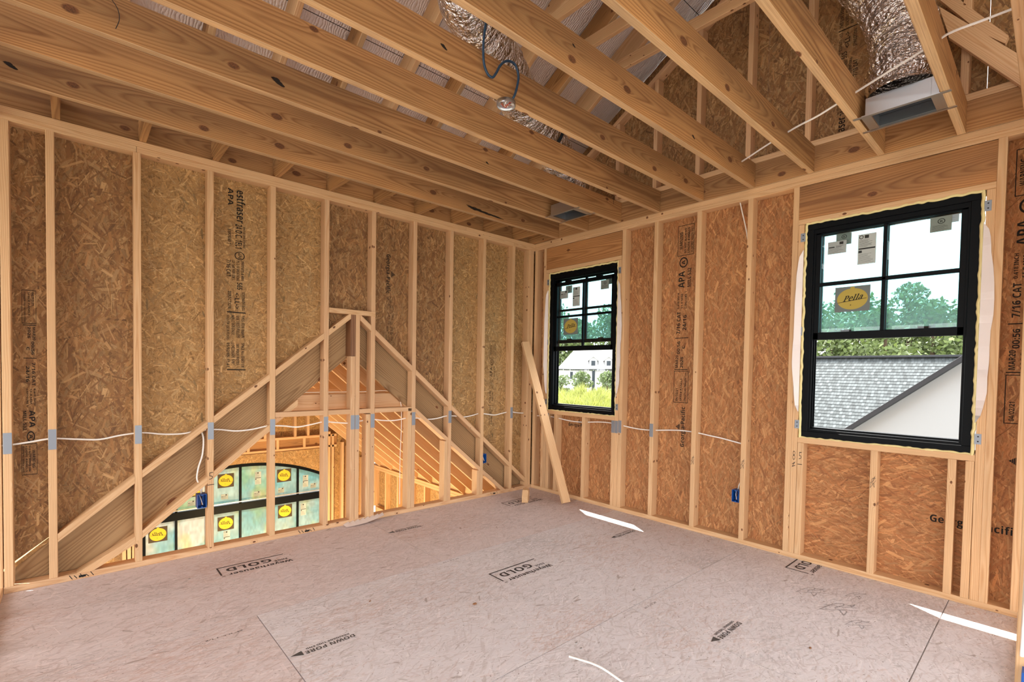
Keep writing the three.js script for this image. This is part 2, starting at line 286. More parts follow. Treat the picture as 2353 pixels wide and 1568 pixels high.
const scrawl = (g, n, seed) => { const R = mulberry(seed); g.lineWidth = 5; for (let k = 0; k < n; k++) { g.beginPath(); g.moveTo(R() * 128, R() * 200); for (let i = 0; i < 3; i++) g.bezierCurveTo(R() * 128, R() * 250, R() * 128, R() * 250, R() * 128, R() * 250); g.stroke(); } };
const inkScrawl = inkTex(128, 256, (g) => scrawl(g, 2, 4), '#20242a', 0.02);
const inkEight = inkTex(128, 256, (g) => { g.lineWidth = 9; g.beginPath(); g.ellipse(64, 40, 26, 28, 0, 0, 7); g.stroke(); g.beginPath(); g.ellipse(64, 100, 30, 30, 0, 0, 7); g.stroke(); g.beginPath(); g.moveTo(20, 200); g.lineTo(96, 170); g.lineTo(30, 232); g.lineTo(110, 214); g.stroke(); }, '#15181c', 0.02);
const inkFive = inkTex(128, 256, (g) => { g.lineWidth = 9; g.beginPath(); g.moveTo(100, 20); g.lineTo(50, 24); g.lineTo(50, 70); g.bezierCurveTo(110, 70, 110, 120, 40, 120); g.stroke(); g.beginPath(); g.moveTo(10, 206); g.lineTo(120, 204); g.stroke(); }, '#15181c', 0.02);
const inkMark = inkTex(256, 96, (g) => { g.lineWidth = 7; for (const x of [30, 70, 120, 170, 210]) { g.beginPath(); g.moveTo(x, 20 + (x % 30)); g.lineTo(x + 26, 70); g.stroke(); } g.fillRect(110, 40, 60, 26); }, '#14120f', 0.1);

// ================================================================== the setting
const TOP = 2.676, PL = 0.0381, S16 = 0.4064, CEIL = TOP + 2 * PL, JH = 0.184;

// ------------------------------------------------------------------ floor: tongue and groove panels with open joints
const floor = structure('floor', 'dusty pinkish-grey pressed strand subfloor panels with printed stamps', 'floor');
{
  const rows = [[-0.089, 1.163, [-4.5, -1.99, 0.09], 0], [1.168, 2.4, [-6.2, -3.16, -0.705, 0.09], 1], [2.405, 3.575, [-6.2, -4.0, -1.556, 0.09], 2], [3.58, 4.8, [-6.2, -3.15, -0.70, 0.09], 3], [4.803, 6.4, [-6.2, -4.0, -1.55, 0.09], 4]];
  for (const [z0, z1, xs, r] of rows) for (let i = 0; i + 1 < xs.length; i++) {
    const pink = r < 2 && i < 2 - r;
    plate('subfloor_panel', [[xs[i] + 0.0022, z0], [xs[i + 1] - 0.0022, z0], [xs[i + 1] - 0.0022, z1], [xs[i] + 0.0022, z1]], 'y', -0.018, 0, pink ? M.floorPink : M.floor, floor);
  }
  for (let k = 0; k < 16; k++) box('floor_joist', [-6.2, 0.09], [-0.26, -0.022], [0.0 + k * S16, 0.038 + k * S16], 'x', M.joist, floor);
  const f = (t, w, h, x, z) => decal('printed_stamp', t, w, h, V(x, 0, z), ...FLAT, floor);
  f(inkGold, 0.44, 0.185, -2.975, 0.435); f(inkGold, 0.44, 0.185, -1.66, 1.63); f(inkGold, 0.44, 0.185, -0.48, 0.38);
  f(inkPore, 0.31, 0.062, -3.0, 1.67); f(inkPore, 0.31, 0.062, -1.85, 0.405); f(inkPore, 0.31, 0.062, -0.53, 1.625); f(inkPore, 0.31, 0.062, -1.39, 2.865);
  f(inkSmall, 0.2, 0.022, -3.35, 1.28); f(inkSmall, 0.16, 0.022, -1.95, 1.2); f(inkSmall, 0.14, 0.022, -1.45, 2.46);
  f(inkGold, 0.44, 0.185, -0.012, 2.845);
  for (const [x, z, s] of [[-0.5, 3.0, 0.2], [-0.62, 3.18, 0.24], [-0.75, 3.3, 0.16], [-0.35, 3.2, 0.15]]) decal('pencil_marks', inkScrawl, s * 0.7, s, V(x, 0, z), V(0, 0, 1), V(1, 0, 0), floor, { opacity: 0.35 });
}

// ------------------------------------------------------------------ left wall: open studs, strand panels above the gable line
const wallL = structure('wall_left', 'open stud wall with strand panels above a gable-shaped opening', 'wall');
const SD = 0.089;   // stud depth
const studX = []; for (let i = 0; i < 10; i++) studX.push(-(0.2955 + (9 - i) * S16));
const leftMat = (i) => (i > 3 && i < 8 ? M.studPink : M.stud);
{
  const plateZ = [-SD, 0];
  box('bottom_plate', [-4.18, 0.09], [0, PL], plateZ, 'x', M.studPink, wallL);
  for (const [a, b] of [[-4.18, -3.57], [-3.568, -0.32], [-0.318, 0.09]]) box('top_plate', [a, b], [TOP, TOP + PL], plateZ, 'x', M.stud, wallL);
  for (const [a, b] of [[-4.18, -0.96], [-0.958, 0.09]]) box('top_plate', [a, b], [TOP + PL, CEIL], plateZ, 'x', M.stud, wallL);
  const full = (x, m = M.stud) => box('stud', [x - PL, x], [PL, TOP], plateZ, 'y', m, wallL);
  const studs = studX.map((x, i) => full(x, leftMat(i)));
  const s0 = full(-4.139);
  full(-0.052); full(-0.012);
  // pair under the ridge: a darker engineered block above the left one
  const pairL = box('stud', [-2.139, -2.101], [PL, 1.425], plateZ, 'y', M.studPink, wallL), pairR = box('stud', [-2.099, -2.061], [PL, 1.79], plateZ, 'y', M.studPink, wallL);
  box('engineered_block', [-2.142, -2.1], [1.428, 1.785], [-SD - 0.05, 0.001], 'y', M.lvl, wallL);
  // steel plates over the cable holes
  for (const st of [s0, ...studs, pairL, pairR]) {
    st.geometry.computeBoundingBox(); const b = st.geometry.boundingBox, dy = (hash(Math.round(b.max.x * 100), 3, 1) - 0.5) * 0.012;
    if (b.max.x > -0.72 && b.max.x < -0.6) continue;
    box('nail_plate', [b.min.x + 0.001, b.max.x - 0.001], [0.805 + dy, 0.925 + dy], [0.0002, 0.0022], 'y', M.plateMetal, st, { c: 0.0006 });
  }
  // sloping nailers between the studs, 10 in 12
  const upL = (x) => 1.777 + 0.822 * (x + 2.156), upR = (x) => 1.777 - 0.842 * (x + 2.055), loL = (x) => 0.541 + 0.84 * (x + 3.184), loR = (x) => 0.945 - 0.83 * (x + 1.49);
  const para = (f, a, b, t, z0 = -SD, z1 = 0, mat = M.stud, nm = 'sloping_block') => plate(nm, [[a, f(a)], [b, f(b)], [b, f(b) - t], [a, f(a) - t]], 'z', z0, z1, mat, wallL, { ang: Math.atan((f(b) - f(a)) / (b - a)) });
  for (let i = 0; i < 4; i++) para(upL, studX[i], studX[i + 1] - PL, 0.05);
  para(upL, studX[4], -2.142, 0.05);
  para(upR, -2.06, studX[5] - PL, 0.05, -SD, 0, M.studPink);
  for (let i = 5; i < 9; i++) para(upR, studX[i], studX[i + 1] - PL, 0.05, -SD, 0, i > 7 ? M.stud : M.studPink);
  para(upR, studX[9], -0.09, 0.05);
  plate('sloping_block', [[-3.87, PL], [studX[1] - PL, loL(studX[1] - PL)], [studX[1] - PL, loL(studX[1] - PL) - 0.05], [-3.79, PL]], 'z', -SD, 0, M.stud, wallL, { ang: 0.7 });
  for (let i = 1; i < 3; i++) para(loL, studX[i], studX[i + 1] - PL, 0.05);
  for (const [a, b] of [[studX[3] - 0.002, studX[3] + 0.18]]) para(loL, a, b, 0.05, -SD, -0.045);
  for (let i = 6; i < 8; i++) para(loR, studX[i], studX[i + 1] - PL, 0.045, -SD, 0, M.studPink);
  plate('sloping_block', [[studX[8], loR(studX[8])], [-0.39, PL], [-0.45, PL], [studX[8], loR(studX[8]) - 0.05]], 'z', -SD, 0, M.studPink, wallL, { ang: -0.7 });
  // level blocks
  box('block', [studX[4], studX[5] - 0.002], [1.775, 1.815], [-SD, 0.004], 'x', M.stud, wallL);
  for (const [a, b] of [[studX[3], studX[4] - PL], [studX[4], -2.139], [-2.061, studX[5] - PL], [studX[5], studX[6] - PL]]) box('block', [a, b], [0.938, 0.977], plateZ, 'x', M.studPink, wallL);
  for (const i of [5, 6, 7, 8]) box('short_stud', [studX[i] - 0.078, studX[i] - PL - 0.001], [PL, i === 5 ? 0.93 : loR(studX[i] - 0.06) - 0.05], plateZ, 'y', M.stud, wallL);
  // strand panels on the outer face, cut along the slope
  const cut = (x) => (x < -2.1 ? upL(x) : upR(x)) - 0.02;
  const tops = CEIL + 0.19;
  const panel = (a, b, mat, print) => {
    const bot = a < -2.1 && b > -2.1 ? [[b, cut(b)], [-2.1, cut(-2.1)], [a, cut(a)]] : [[b, cut(b)], [a, cut(a)]];
    const m = plate('strand_panel', [[a, tops], [b, tops], ...bot.map(([x, y]) => [x, Math.max(-0.2, y)])], 'z', -SD - 0.011, -SD, mat, wallL); print?.(m);
  };
  panel(-4.6, -3.575, M.osbDark, (m) => { decal('printed_stamp', inkSpec, 1.1, 0.075, V(-4.075, 1.2, -SD), ...DOWN, m); });
  panel(-3.573, -2.356, M.osbTan, (m) => decal('printed_stamp', inkWest, 1.33, 0.14, V(-2.985, 1.955, -SD), ...DOWN, m));
  panel(-2.354, -1.137, M.osbDark, (m) => { decal('printed_stamp', inkGP, 0.36, 0.1, V(-1.74, 2.18, -SD), ...DOWN, m); decal('printed_stamp', inkSpec, 0.42, 0.09, V(-1.74, 1.77, -SD), ...DOWN, m, { opacity: 0.8 }); });
  panel(-1.135, 0.1, M.osbTan, (m) => { decal('printed_stamp', inkSpec, 1.1, 0.1, V(-0.52, 1.1, -SD), V(0, 1, 0), V(-1, 0, 0), m, { opacity: 0.75 }); });
  for (const [x, y, w] of [[-2.5, 0.02, 0.16], [-0.55, 0.02, 0.12], [-3.85, 0.02, 0.14]]) decal('pencil_marks', inkMark, w, 0.05, V(x, y, 0), ...FRONT, wallL);
  decal('pencil_marks', inkFive, 0.05, 0.12, V(studX[2] - 0.02, 0.52, 0), ...FRONT, wallL);
  // rim and short blocks to the first ceiling joist
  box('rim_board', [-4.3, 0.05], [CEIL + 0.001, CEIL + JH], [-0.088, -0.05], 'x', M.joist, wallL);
  for (let k = 0; k < 11; k++) { const x = 0.01 - k * S16 + (k > 0 ? 0.13 : -0.03); if (x < 0) box('ceiling_block', [x - PL, x], [CEIL + 0.001, CEIL + 0.14], [-0.049, 0.324], 'z', M.joistB, wallL); }
}

// ------------------------------------------------------------------ right wall: studs, headers, sills, panels with window holes
const wallR = structure('wall_right', 'open stud wall with strand panels behind and two window openings', 'wall');
const WIN = [{ z0: 0.235, z1: 1.13, y0: 0.906, y1: 2.39 }, { z0: 2.745, z1: 3.645, y0: 0.885, y1: 2.4 }];
{
  const X = [0, SD];
  const st = (z, y0 = PL, y1 = TOP, m = M.stud, nm = 'stud') => box(nm, X, [y0, y1], [z, z + PL], 'y', m, wallR);
  box('bottom_plate', X, [0, PL], [0.001, 3.86], 'z', M.stud, wallR);
  box('top_plate', X, [TOP, TOP + PL], [0.001, 3.96], 'z', M.stud, wallR); box('top_plate', X, [TOP + PL, CEIL], [0.001, 3.96], 'z', M.stud, wallR);
  const list = [[0.004], [0.145], [1.178], [1.52], [1.921], [2.334], [2.655], [3.702], [3.83]].map(([z]) => st(z));
  const jack = (z, y1 = 2.4) => st(z, PL, y1, M.stud, 'jack_stud');
  const jacks = [jack(0.184), jack(1.138), jack(2.694), jack(3.664)];
  for (const [z, y] of [[0.225, 0.865], [0.34, 0.865], [0.729, 0.865], [1.099, 0.865], [2.734, 0.843], [3.167, 0.843], [3.546, 0.843], [3.624, 0.843]]) st(z, PL, y, M.stud, 'cripple_stud');
  for (const [w, h0, h1] of [[WIN[0], 0.184, 1.176], [WIN[1], 2.694, 3.702]]) {
    box('header_board', X, [2.441, TOP - 0.004], [h0, h1], 'z', M.header, wallR, { u: h0 > 1 ? 1.9 : 0.4 }); box('header_plate', X, [2.402, 2.44], [h0, h1], 'z', M.stud, wallR);
    box('sill_plate', X, [w.y0 - 0.042, w.y0 - 0.003], [h0 + 0.039, h1 - 0.039], 'z', M.stud, wallR);
  }
  // steel plates
  for (const [k, o] of [[2, list], [3, list]]) { const b = o[k].geometry; b.computeBoundingBox(); box('nail_plate', [-0.0022, -0.0002], [0.752, 0.87], [b.boundingBox.min.z + 0.001, b.boundingBox.max.z - 0.001], 'y', M.plateMetal, o[k], { c: 0.0006 }); }
  for (const z of [0.146, 0.185, 0.226]) box('nail_plate', [-0.0022, -0.0002], [0.752, 0.87], [z, z + 0.036], 'y', M.plateMetal, wallR, { c: 0.0006 });
  for (const z of [1.1, 1.139]) box('nail_plate', [-0.0022, -0.0002], [0.745, 0.863], [z, z + 0.036], 'y', M.plateMetal, wallR, { c: 0.0006 });
  // panels
  const hole = (w) => [[w.z0 + 0.01, w.y0 + 0.01], [w.z1 - 0.01, w.y0 + 0.01], [w.z1 - 0.01, w.y1 - 0.01], [w.z0 + 0.01, w.y1 - 0.01]];
  const panel = (a, b, mat, holes, print, y0 = -0.25, y1 = CEIL + JH) => { const m = plate('strand_panel', [[a, y0], [b, y0], [b, y1], [a, y1]], 'x', SD, SD + 0.011, mat, wallR, { holes }); print?.(m); };
  const sp = (m, z, y, l, h, o) => decal('printed_stamp', inkSpec, l, h, V(SD, y, z), ...UPW, m, o), gp = (m, z, y, l, h) => decal('printed_stamp', inkGP, l, h, V(SD, y, z), ...UPW, m);
  panel(-0.1, 1.198, M.osbRed, [hole(WIN[0])], (m) => { decal('printed_stamp', inkGP, 0.3, 0.085, V(SD, 0.78, 0.62), ...UPRIGHT, m); });
  panel(1.2, 2.4, M.osbRed, null, (m) => { gp(m, 1.775, 0.86, 0.36, 0.1); sp(m, 1.78, 1.85, 1.56, 0.17); });
  // under and over the big window the strands lie level: two separate pieces
  panel(2.402, 2.71, M.osbRed, null);
  panel(2.712, 3.69, M.osbLevel ??= std({ map: (() => { const t = T.osbRed.clone(); t.rotation = Math.PI / 2; t.needsUpdate = true; return t; })(), color: new THREE.Color(0.78, 0.7, 0.57), roughness: 0.78 }), null, (m) => { decal('printed_stamp', inkGP, 0.4, 0.115, V(SD, 0.475, 3.66), ...UPRIGHT, m); }, -0.25, 0.9);
  panel(2.712, 3.69, M.osbRed, null, null, 2.39);
  panel(3.692, 4.9, M.osbRed, null, (m) => { gp(m, 3.845, 0.86, 0.36, 0.1); sp(m, 3.85, 1.85, 1.56, 0.17); });
  // handwriting on the studs beside the big window
  decal('pencil_marks', inkEight, 0.03, 0.13, V(0, 0.72, 2.713), ...UPRIGHT, wallR); decal('pencil_marks', inkFive, 0.034, 0.12, V(0, 0.725, 2.753), ...UPRIGHT, wallR);
  for (const [z, y] of [[1.94, 0.6], [2.352, 0.63], [3.186, 0.64]]) decal('pencil_marks', inkScrawl, 0.034, 0.09, V(0, y, z), ...UPRIGHT, wallR);
  // rim above the plates
  box('rim_board', [0, PL], [CEIL + 0.001, CEIL + JH], [-0.05, 4.9], 'z', M.joist, wallR);
}

// ------------------------------------------------------------------ ceiling joists
const ceiling = structure('ceiling', 'row of weathered golden pine ceiling joists open to the attic', 'ceiling');
const joistZ = [0.362, 0.764, 1.16, 1.574, 1.975, 2.382, 2.781, 3.182, 3.565];
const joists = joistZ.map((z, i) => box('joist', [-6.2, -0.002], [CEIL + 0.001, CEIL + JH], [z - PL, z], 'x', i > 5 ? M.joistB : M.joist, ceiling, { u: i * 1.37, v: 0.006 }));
{ // bark pockets and knot holes on the joist faces
  const blot = (seed, n, sx) => inkTex(512, 128, (g) => { const R = mulberry(seed); for (let i = 0; i < n; i++) { g.globalAlpha = 0.5 + 0.5 * R(); g.beginPath(); g.ellipse(60 + (i / n) * 380 * sx + (1 - sx) * 190, 50 + 34 * (i / n) + (R() - 0.5) * 30 * (1 - i / n), 22 + 26 * R(), 5 + 14 * R() * (1 - 0.7 * i / n), 0.12, 0, 7); g.fill(); } }, '#1c0f06', 0.12);
  const long = blot(3, 26, 1), round = blot(8, 12, 0.18), at = (i, x, y) => V(x, y, joistZ[i]);
  decal('bark_pocket', long, 0.52, 0.085, at(0, -1.0, 2.795), ...FRONT, joists[0]);
  for (const [i, x, y, w] of [[2, -3.055, 2.83, 0.28], [4, -2.56, 2.85, 0.16], [2, -1.635, 2.826, 0.12], [0, -4.1, 2.83, 0.22], [5, -0.95, 2.82, 0.16], [5, -2.1, 2.87, 0.1]]) decal('knot_hole', round, w, w * 0.32, at(i, x, y), ...FRONT, joists[i]);
}
box('joist', [-6.2, -0.002], [CEIL + 0.001, CEIL + JH], [3.8, 3.838], 'x', M.stud, ceiling);

// ------------------------------------------------------------------ gable end above the right wall
const gable = structure('wall_gable', 'attic gable wall of strand panels with short studs above the joists', 'wall');
const roofUnder = (z) => (z < 3.0 ? 3.05 + 0.594 * z : 3.05 + 0.594 * 3.0 - 0.594 * (z - 3.0));
{
  box('bottom_plate', [0, SD], [CEIL + JH + 0.001, CEIL + JH + PL + 0.004], [-0.02, 4.9], 'z', M.stud, gable);
  const y0 = CEIL + JH + PL + 0.005;
  for (const z of [0.27, 0.67, 1.08, 1.487, 1.89, 2.3, 2.712, 3.12, 3.53, 3.94, 4.35]) { const y1 = roofUnder(z + 0.02) - 0.012; if (y1 > y0 + 0.05) box('stud', [0, SD], [y0, y1], [z, z + PL], 'y', M.studPink, gable); }
  const A = (z) => V(SD / 2, roofUnder(z) + 0.02, z);
  beam('sloping_plate', A(-0.1), A(2.99), SD, PL, M.studPink, gable, Y); beam('sloping_plate', A(3.01), A(5.6), SD, PL, M.studPink, gable, Y);
  const pan = (a, b) => { const pts = [[a, CEIL + JH], [b, CEIL + JH], [b, roofUnder(b) + 0.2]]; if (a < 3 && b > 3) pts.push([3, roofUnder(3) + 0.2]); pts.push([a, roofUnder(a) + 0.2]); return plate('strand_panel', pts, 'x', SD, SD + 0.011, M.osbDark, gable); };
  pan(-0.1, 1.198); pan(1.2, 2.418);
  const m = pan(2.42, 3.638); decal('printed_stamp', inkWest, 1.2, 0.13, V(SD, 3.5, 2.94), ...UPW, m, { opacity: 0.9 });
  pan(3.64, 5.3);
}

// ------------------------------------------------------------------ attic roof: rafters, collar ties, foil-faced sheathing
const roof = structure('roof', 'attic roof of pine rafters and collar ties under silver foil-faced sheathing', 'roof');
{
  const RB = (z) => 3.03 + 0.6 * z;   // underside of the rafters
  const n = V(0, 1, -0.6).normalize(), hgt = JH;
  for (let k = 0; k < 15; k++) {
    const x = -0.38 - k * S16, c = n.clone().multiplyScalar(hgt / 2);
    beam('rafter', V(x - PL / 2, RB(-0.5), -0.5).add(c), V(x - PL / 2, RB(3.0), 3.0).add(c), PL, hgt, k % 2 ? M.joistB : M.stud, roof, Y);
    const n2 = V(0, 1, 0.6).normalize().multiplyScalar(hgt / 2);
    beam('rafter', V(x - PL / 2, RB(3.0), 3.03).add(n2), V(x - PL / 2, RB(3.0) - 0.6 * 3.4, 6.4).add(n2), PL, hgt, M.stud, roof, Y);
    if (k % 2 === 0 || k === 1) box('collar_tie', [x - PL * 2, x - PL], [3.86, 3.95], [1.2, 4.7], 'z', M.stud, roof);
  }
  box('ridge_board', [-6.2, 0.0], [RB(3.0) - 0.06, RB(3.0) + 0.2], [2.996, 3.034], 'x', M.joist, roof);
  // sheathing in strips with open joints
  const up = (z) => RB(z) + hgt * 1.166 + 0.002;
  for (let i = 0; i < 3; i++) {
    const z0 = -0.55 + i * 1.2, z1 = Math.min(3.03, z0 + 1.196);
    for (let j = 0; j < 3; j++) { const x0 = -6.3 + j * 2.2, x1 = x0 + 2.197; const a = new Acc(), t = 0.012;
      a.quad(V(x0, up(z0), z0), V(x1, up(z0), z0), V(x1, up(z1), z1), V(x0, up(z1), z1), [x0, z0], [x1, z0], [x1, z1], [x0, z1]); a.mesh('foil_sheathing', M.sheathFoil, roof); }
  }
  const top = new Acc(); top.plate([[-0.62, up(-0.62) + 0.015], [3.03, up(3.03) + 0.015], [3.03, up(3.03) + 0.06], [-0.62, up(-0.62) + 0.06]], 'x', -6.4, 0.36); top.mesh('roof_deck', M.trimDark, roof);
  const back = new Acc(); back.plate([[3.03, up(3.03) + 0.01], [6.6, up(3.03) - 0.6 * 3.57 + 0.01], [6.6, up(3.03) - 0.6 * 3.57 + 0.05], [3.03, up(3.03) + 0.05]], 'x', -6.4, 0.36); back.mesh('roof_deck', M.sheathFoil, roof);
  // boards sloping the other way beside the duct
  const poly = (pts, x, mat, nm) => plate(nm, pts.map(([u, v]) => { const q = P(u, v, 'x', x); return [q.z, q.y]; }), 'x', x, x + PL, mat, roof, { ang: -0.93 });
  poly([[2157, 14], [2179, 77], [2180, 86], [2353, 202], [2353, 132]], -0.07, M.studPink, 'valley_board');
  poly([[2150, -8], [2190, -12], [2318, 82], [2310, 100], [2254, 75]], -0.03, M.studPink, 'valley_board');
}
// eave over the window wall, outside
const eave = structure('trim_1', 'shallow boxed eave outside the window wall', 'eave');
box('soffit', [0.1, 0.345], [2.745, 2.78], [-0.6, 6.4], 'z', M.whiteWall, eave); box('fascia', [0.345, 0.37], [2.74, 2.95], [-0.6, 6.4], 'z', M.whiteWall, eave);

// ------------------------------------------------------------------ near wall end, side wall and open framing behind the camera
const wallN = structure('wall_near', 'end stud of the near open-framed wall with cables stapled to it', 'wall');
{
  for (const x of [-1.45, -1.04, -0.64, -0.24]) box('stud', [x - PL, x], [PL, TOP], [3.9, 3.989], 'y', M.stud, wallN);
  box('bottom_plate', [-1.488, 0], [0, PL], [3.9, 3.989], 'x', M.stud, wallN); box('top_plate', [-1.488, 0], [TOP, CEIL], [3.9, 3.989], 'x', M.stud, wallN);
}
const wallS = structure('wall_side', 'open stud partition beside the doorway', 'wall');
{
  box('bottom_plate', [-4.27, -4.182], [0, PL], [-0.08, 3.6], 'z', M.studPink, wallS); box('top_plate', [-4.27, -4.182], [TOP, CEIL], [-0.08, 6.3], 'z', M.stud, wallS);
  for (let k = 0; k < 9; k++) box('stud', [-4.27, -4.182], [PL, TOP], [-0.04 + k * S16, -0.002 + k * S16], 'y', M.stud, wallS);
}
const wallB = structure('wall_back', 'unsheathed exterior framing open to the daylight', 'wall');
{
  for (let k = 0; k < 4; k++) box('post', [-6.2 + k * 2.05, -6.11 + k * 2.05], [PL, 2.2], [6.3, 6.389], 'y', M.stud, wallB);
  box('bottom_plate', [-6.2, 0.0], [0, PL], [6.3, 6.389], 'x', M.stud, wallB); box('header_board', [-6.2, 0.0], [2.2, CEIL], [6.3, 6.389], 'x', M.stud, wallB);
  for (let k = 0; k < 4; k++) box('post', [-6.29, -6.201], [PL, 2.2], [-0.1 + k * 2.1, -0.01 + k * 2.1], 'y', M.stud, wallB);
  box('bottom_plate', [-6.29, -6.201], [0, PL], [-0.1, 6.39], 'z', M.stud, wallB); box('header_board', [-6.29, -6.201], [2.2, CEIL + 0.19], [-0.1, 6.39], 'z', M.stud, wallB);
  plate('strand_panel', [[-6.3, -0.25], [-4.62, -0.25], [-4.62, CEIL + 0.19], [-6.3, CEIL + 0.19]], 'z', -SD - 0.011, -SD, M.osbDark, wallB);
  plate('strand_panel', [[3.9, 2.2], [6.4, 2.2], [6.4, CEIL + 0.19], [3.9, CEIL + 0.19]], 'x', 0.1, 0.112, M.osbRed, wallB);
}
//@@PART2
// ------------------------------------------------------------------ the two double-hung windows, lower sash pushed up
const filmTex = (() => {   // protective film: blotches of teal, pale and yellow-green
  const n = 256, d = new Uint8Array(n * n * 4);
  for (let j = 0; j < n; j++) for (let i = 0; i < n; i++) { const x = i / n, y = j / n, a = fbm(x * 4, y * 4, 91, 4), b = fbm(x * 5 + 9, y * 3, 97, 4), st = vnoise(x * 60, y * 26, 99) * 0.1, p = Math.min(1, Math.max(0, (a - 0.36) * 3.4)), q = Math.min(1, Math.max(0, (b - 0.5) * 4)); const c = [168 + 44 * p, 208 + 12 * p, 208 + 4 * p]; c[0] += 16 * q; c[2] -= 30 * q; d.set(c.map((v) => Math.min(255, v * (0.94 + st))).concat(255), (j * n + i) * 4); }
  const t = new THREE.DataTexture(d, n, n); t.colorSpace = THREE.SRGBColorSpace; t.magFilter = THREE.LinearFilter; t.wrapS = t.wrapT = THREE.MirroredRepeatWrapping; t.repeat.set(0.8, 0.8); t.needsUpdate = true; return t;
})();
M.pane = new THREE.MeshPhysicalMaterial({ color: new THREE.Color(0.93, 0.97, 0.97), transmission: 1, roughness: 0.0, thickness: 0, ior: 1.45 });
M.paneFilm = new THREE.MeshPhysicalMaterial({ color: new THREE.Color(0.3, 0.64, 0.67), transmission: 0.8, roughness: 0.2, thickness: 0, ior: 1.45 });
const sheet = (w, h, draw) => { const [c, g] = canvas(w, h); g.textBaseline = 'middle'; draw(g, w, h); const t = new THREE.CanvasTexture(c); t.colorSpace = THREE.SRGBColorSpace; return t; };
const lines = (g, x, y, w, n, dy, s = 3) => { const R = mulberry(Math.round(x * 13 + y)); for (let i = 0; i < n; i++) g.fillRect(x, y + i * dy, w * (0.55 + 0.45 * R()), s); };
const tForm = sheet(192, 384, (g) => { g.fillStyle = '#b3bbb8'; g.fillRect(0, 0, 192, 384); g.fillStyle = '#2a2c2a'; g.lineWidth = 8; g.strokeStyle = '#2a2c2a'; g.beginPath(); g.arc(34, 36, 20, 0, 7); g.stroke(); g.fillRect(70, 16, 44, 40); lines(g, 12, 74, 160, 8, 12); g.fillRect(8, 176, 176, 18); g.fillRect(8, 206, 36, 30); lines(g, 12, 252, 168, 10, 12, 2); });
const tLabel = sheet(192, 160, (g) => { g.fillStyle = '#a2aaa8'; g.fillRect(0, 0, 192, 160); g.fillStyle = '#2b2b29'; g.fillRect(120, 12, 40, 34); g.fillRect(10, 66, 60, 14); lines(g, 10, 92, 160, 5, 13, 2); lines(g, 84, 60, 100, 3, 9, 3); });
const tMark = sheet(192, 192, (g) => { g.fillStyle = '#7f8b84'; g.fillRect(0, 0, 192, 192); g.fillStyle = '#222825'; g.strokeStyle = '#222825'; g.lineWidth = 8; g.beginPath(); g.arc(100, 60, 30, 0, 7); g.stroke(); fit(g, 'R', 84, 62, 30, 40); lines(g, 20, 110, 150, 6, 13, 3); });
const disc = (flip, edge, yel = '#d8bb2c') => (g, w, h) => {
  g.fillStyle = edge; g.fillRect(0, 0, w, h); g.fillStyle = yel; g.beginPath(); g.ellipse(w / 2, h / 2, w * 0.44, h * 0.42, 0, 0, 7); g.fill(); g.fillRect(w * 0.44, h * 0.02, w * 0.12, h * 0.12);
  g.fillStyle = g.strokeStyle = '#17140a'; g.save(); if (flip) { g.translate(w, 0); g.scale(-1, 1); }
  g.translate(w / 2, h * 0.46); g.rotate(-0.1); g.transform(1, 0, -0.3, 1, 0, 0); fit(g, 'Pella', -w * 0.26, 0, w * 0.56, h * 0.3, 'serif', 'italic bold'); g.lineWidth = h * 0.016; g.beginPath(); g.moveTo(-w * 0.4, h * 0.12); g.lineTo(w * 0.42, h * 0.09); g.stroke(); g.restore();
  g.beginPath(); g.arc(w * 0.46, h * 0.74, w * 0.015, 0, 7); g.fill();
};
const tDisc = sheet(256, 240, disc(true, '#4a3c28')), tDiscPale = sheet(256, 224, disc(false, '#6b7372', '#b09c48'));
const mForm = std({ map: tForm }), mLabel = std({ map: tLabel }), mMark = std({ map: tMark }), mDisc = std({ map: tDisc }), mDiscPale = std({ map: tDiscPale });
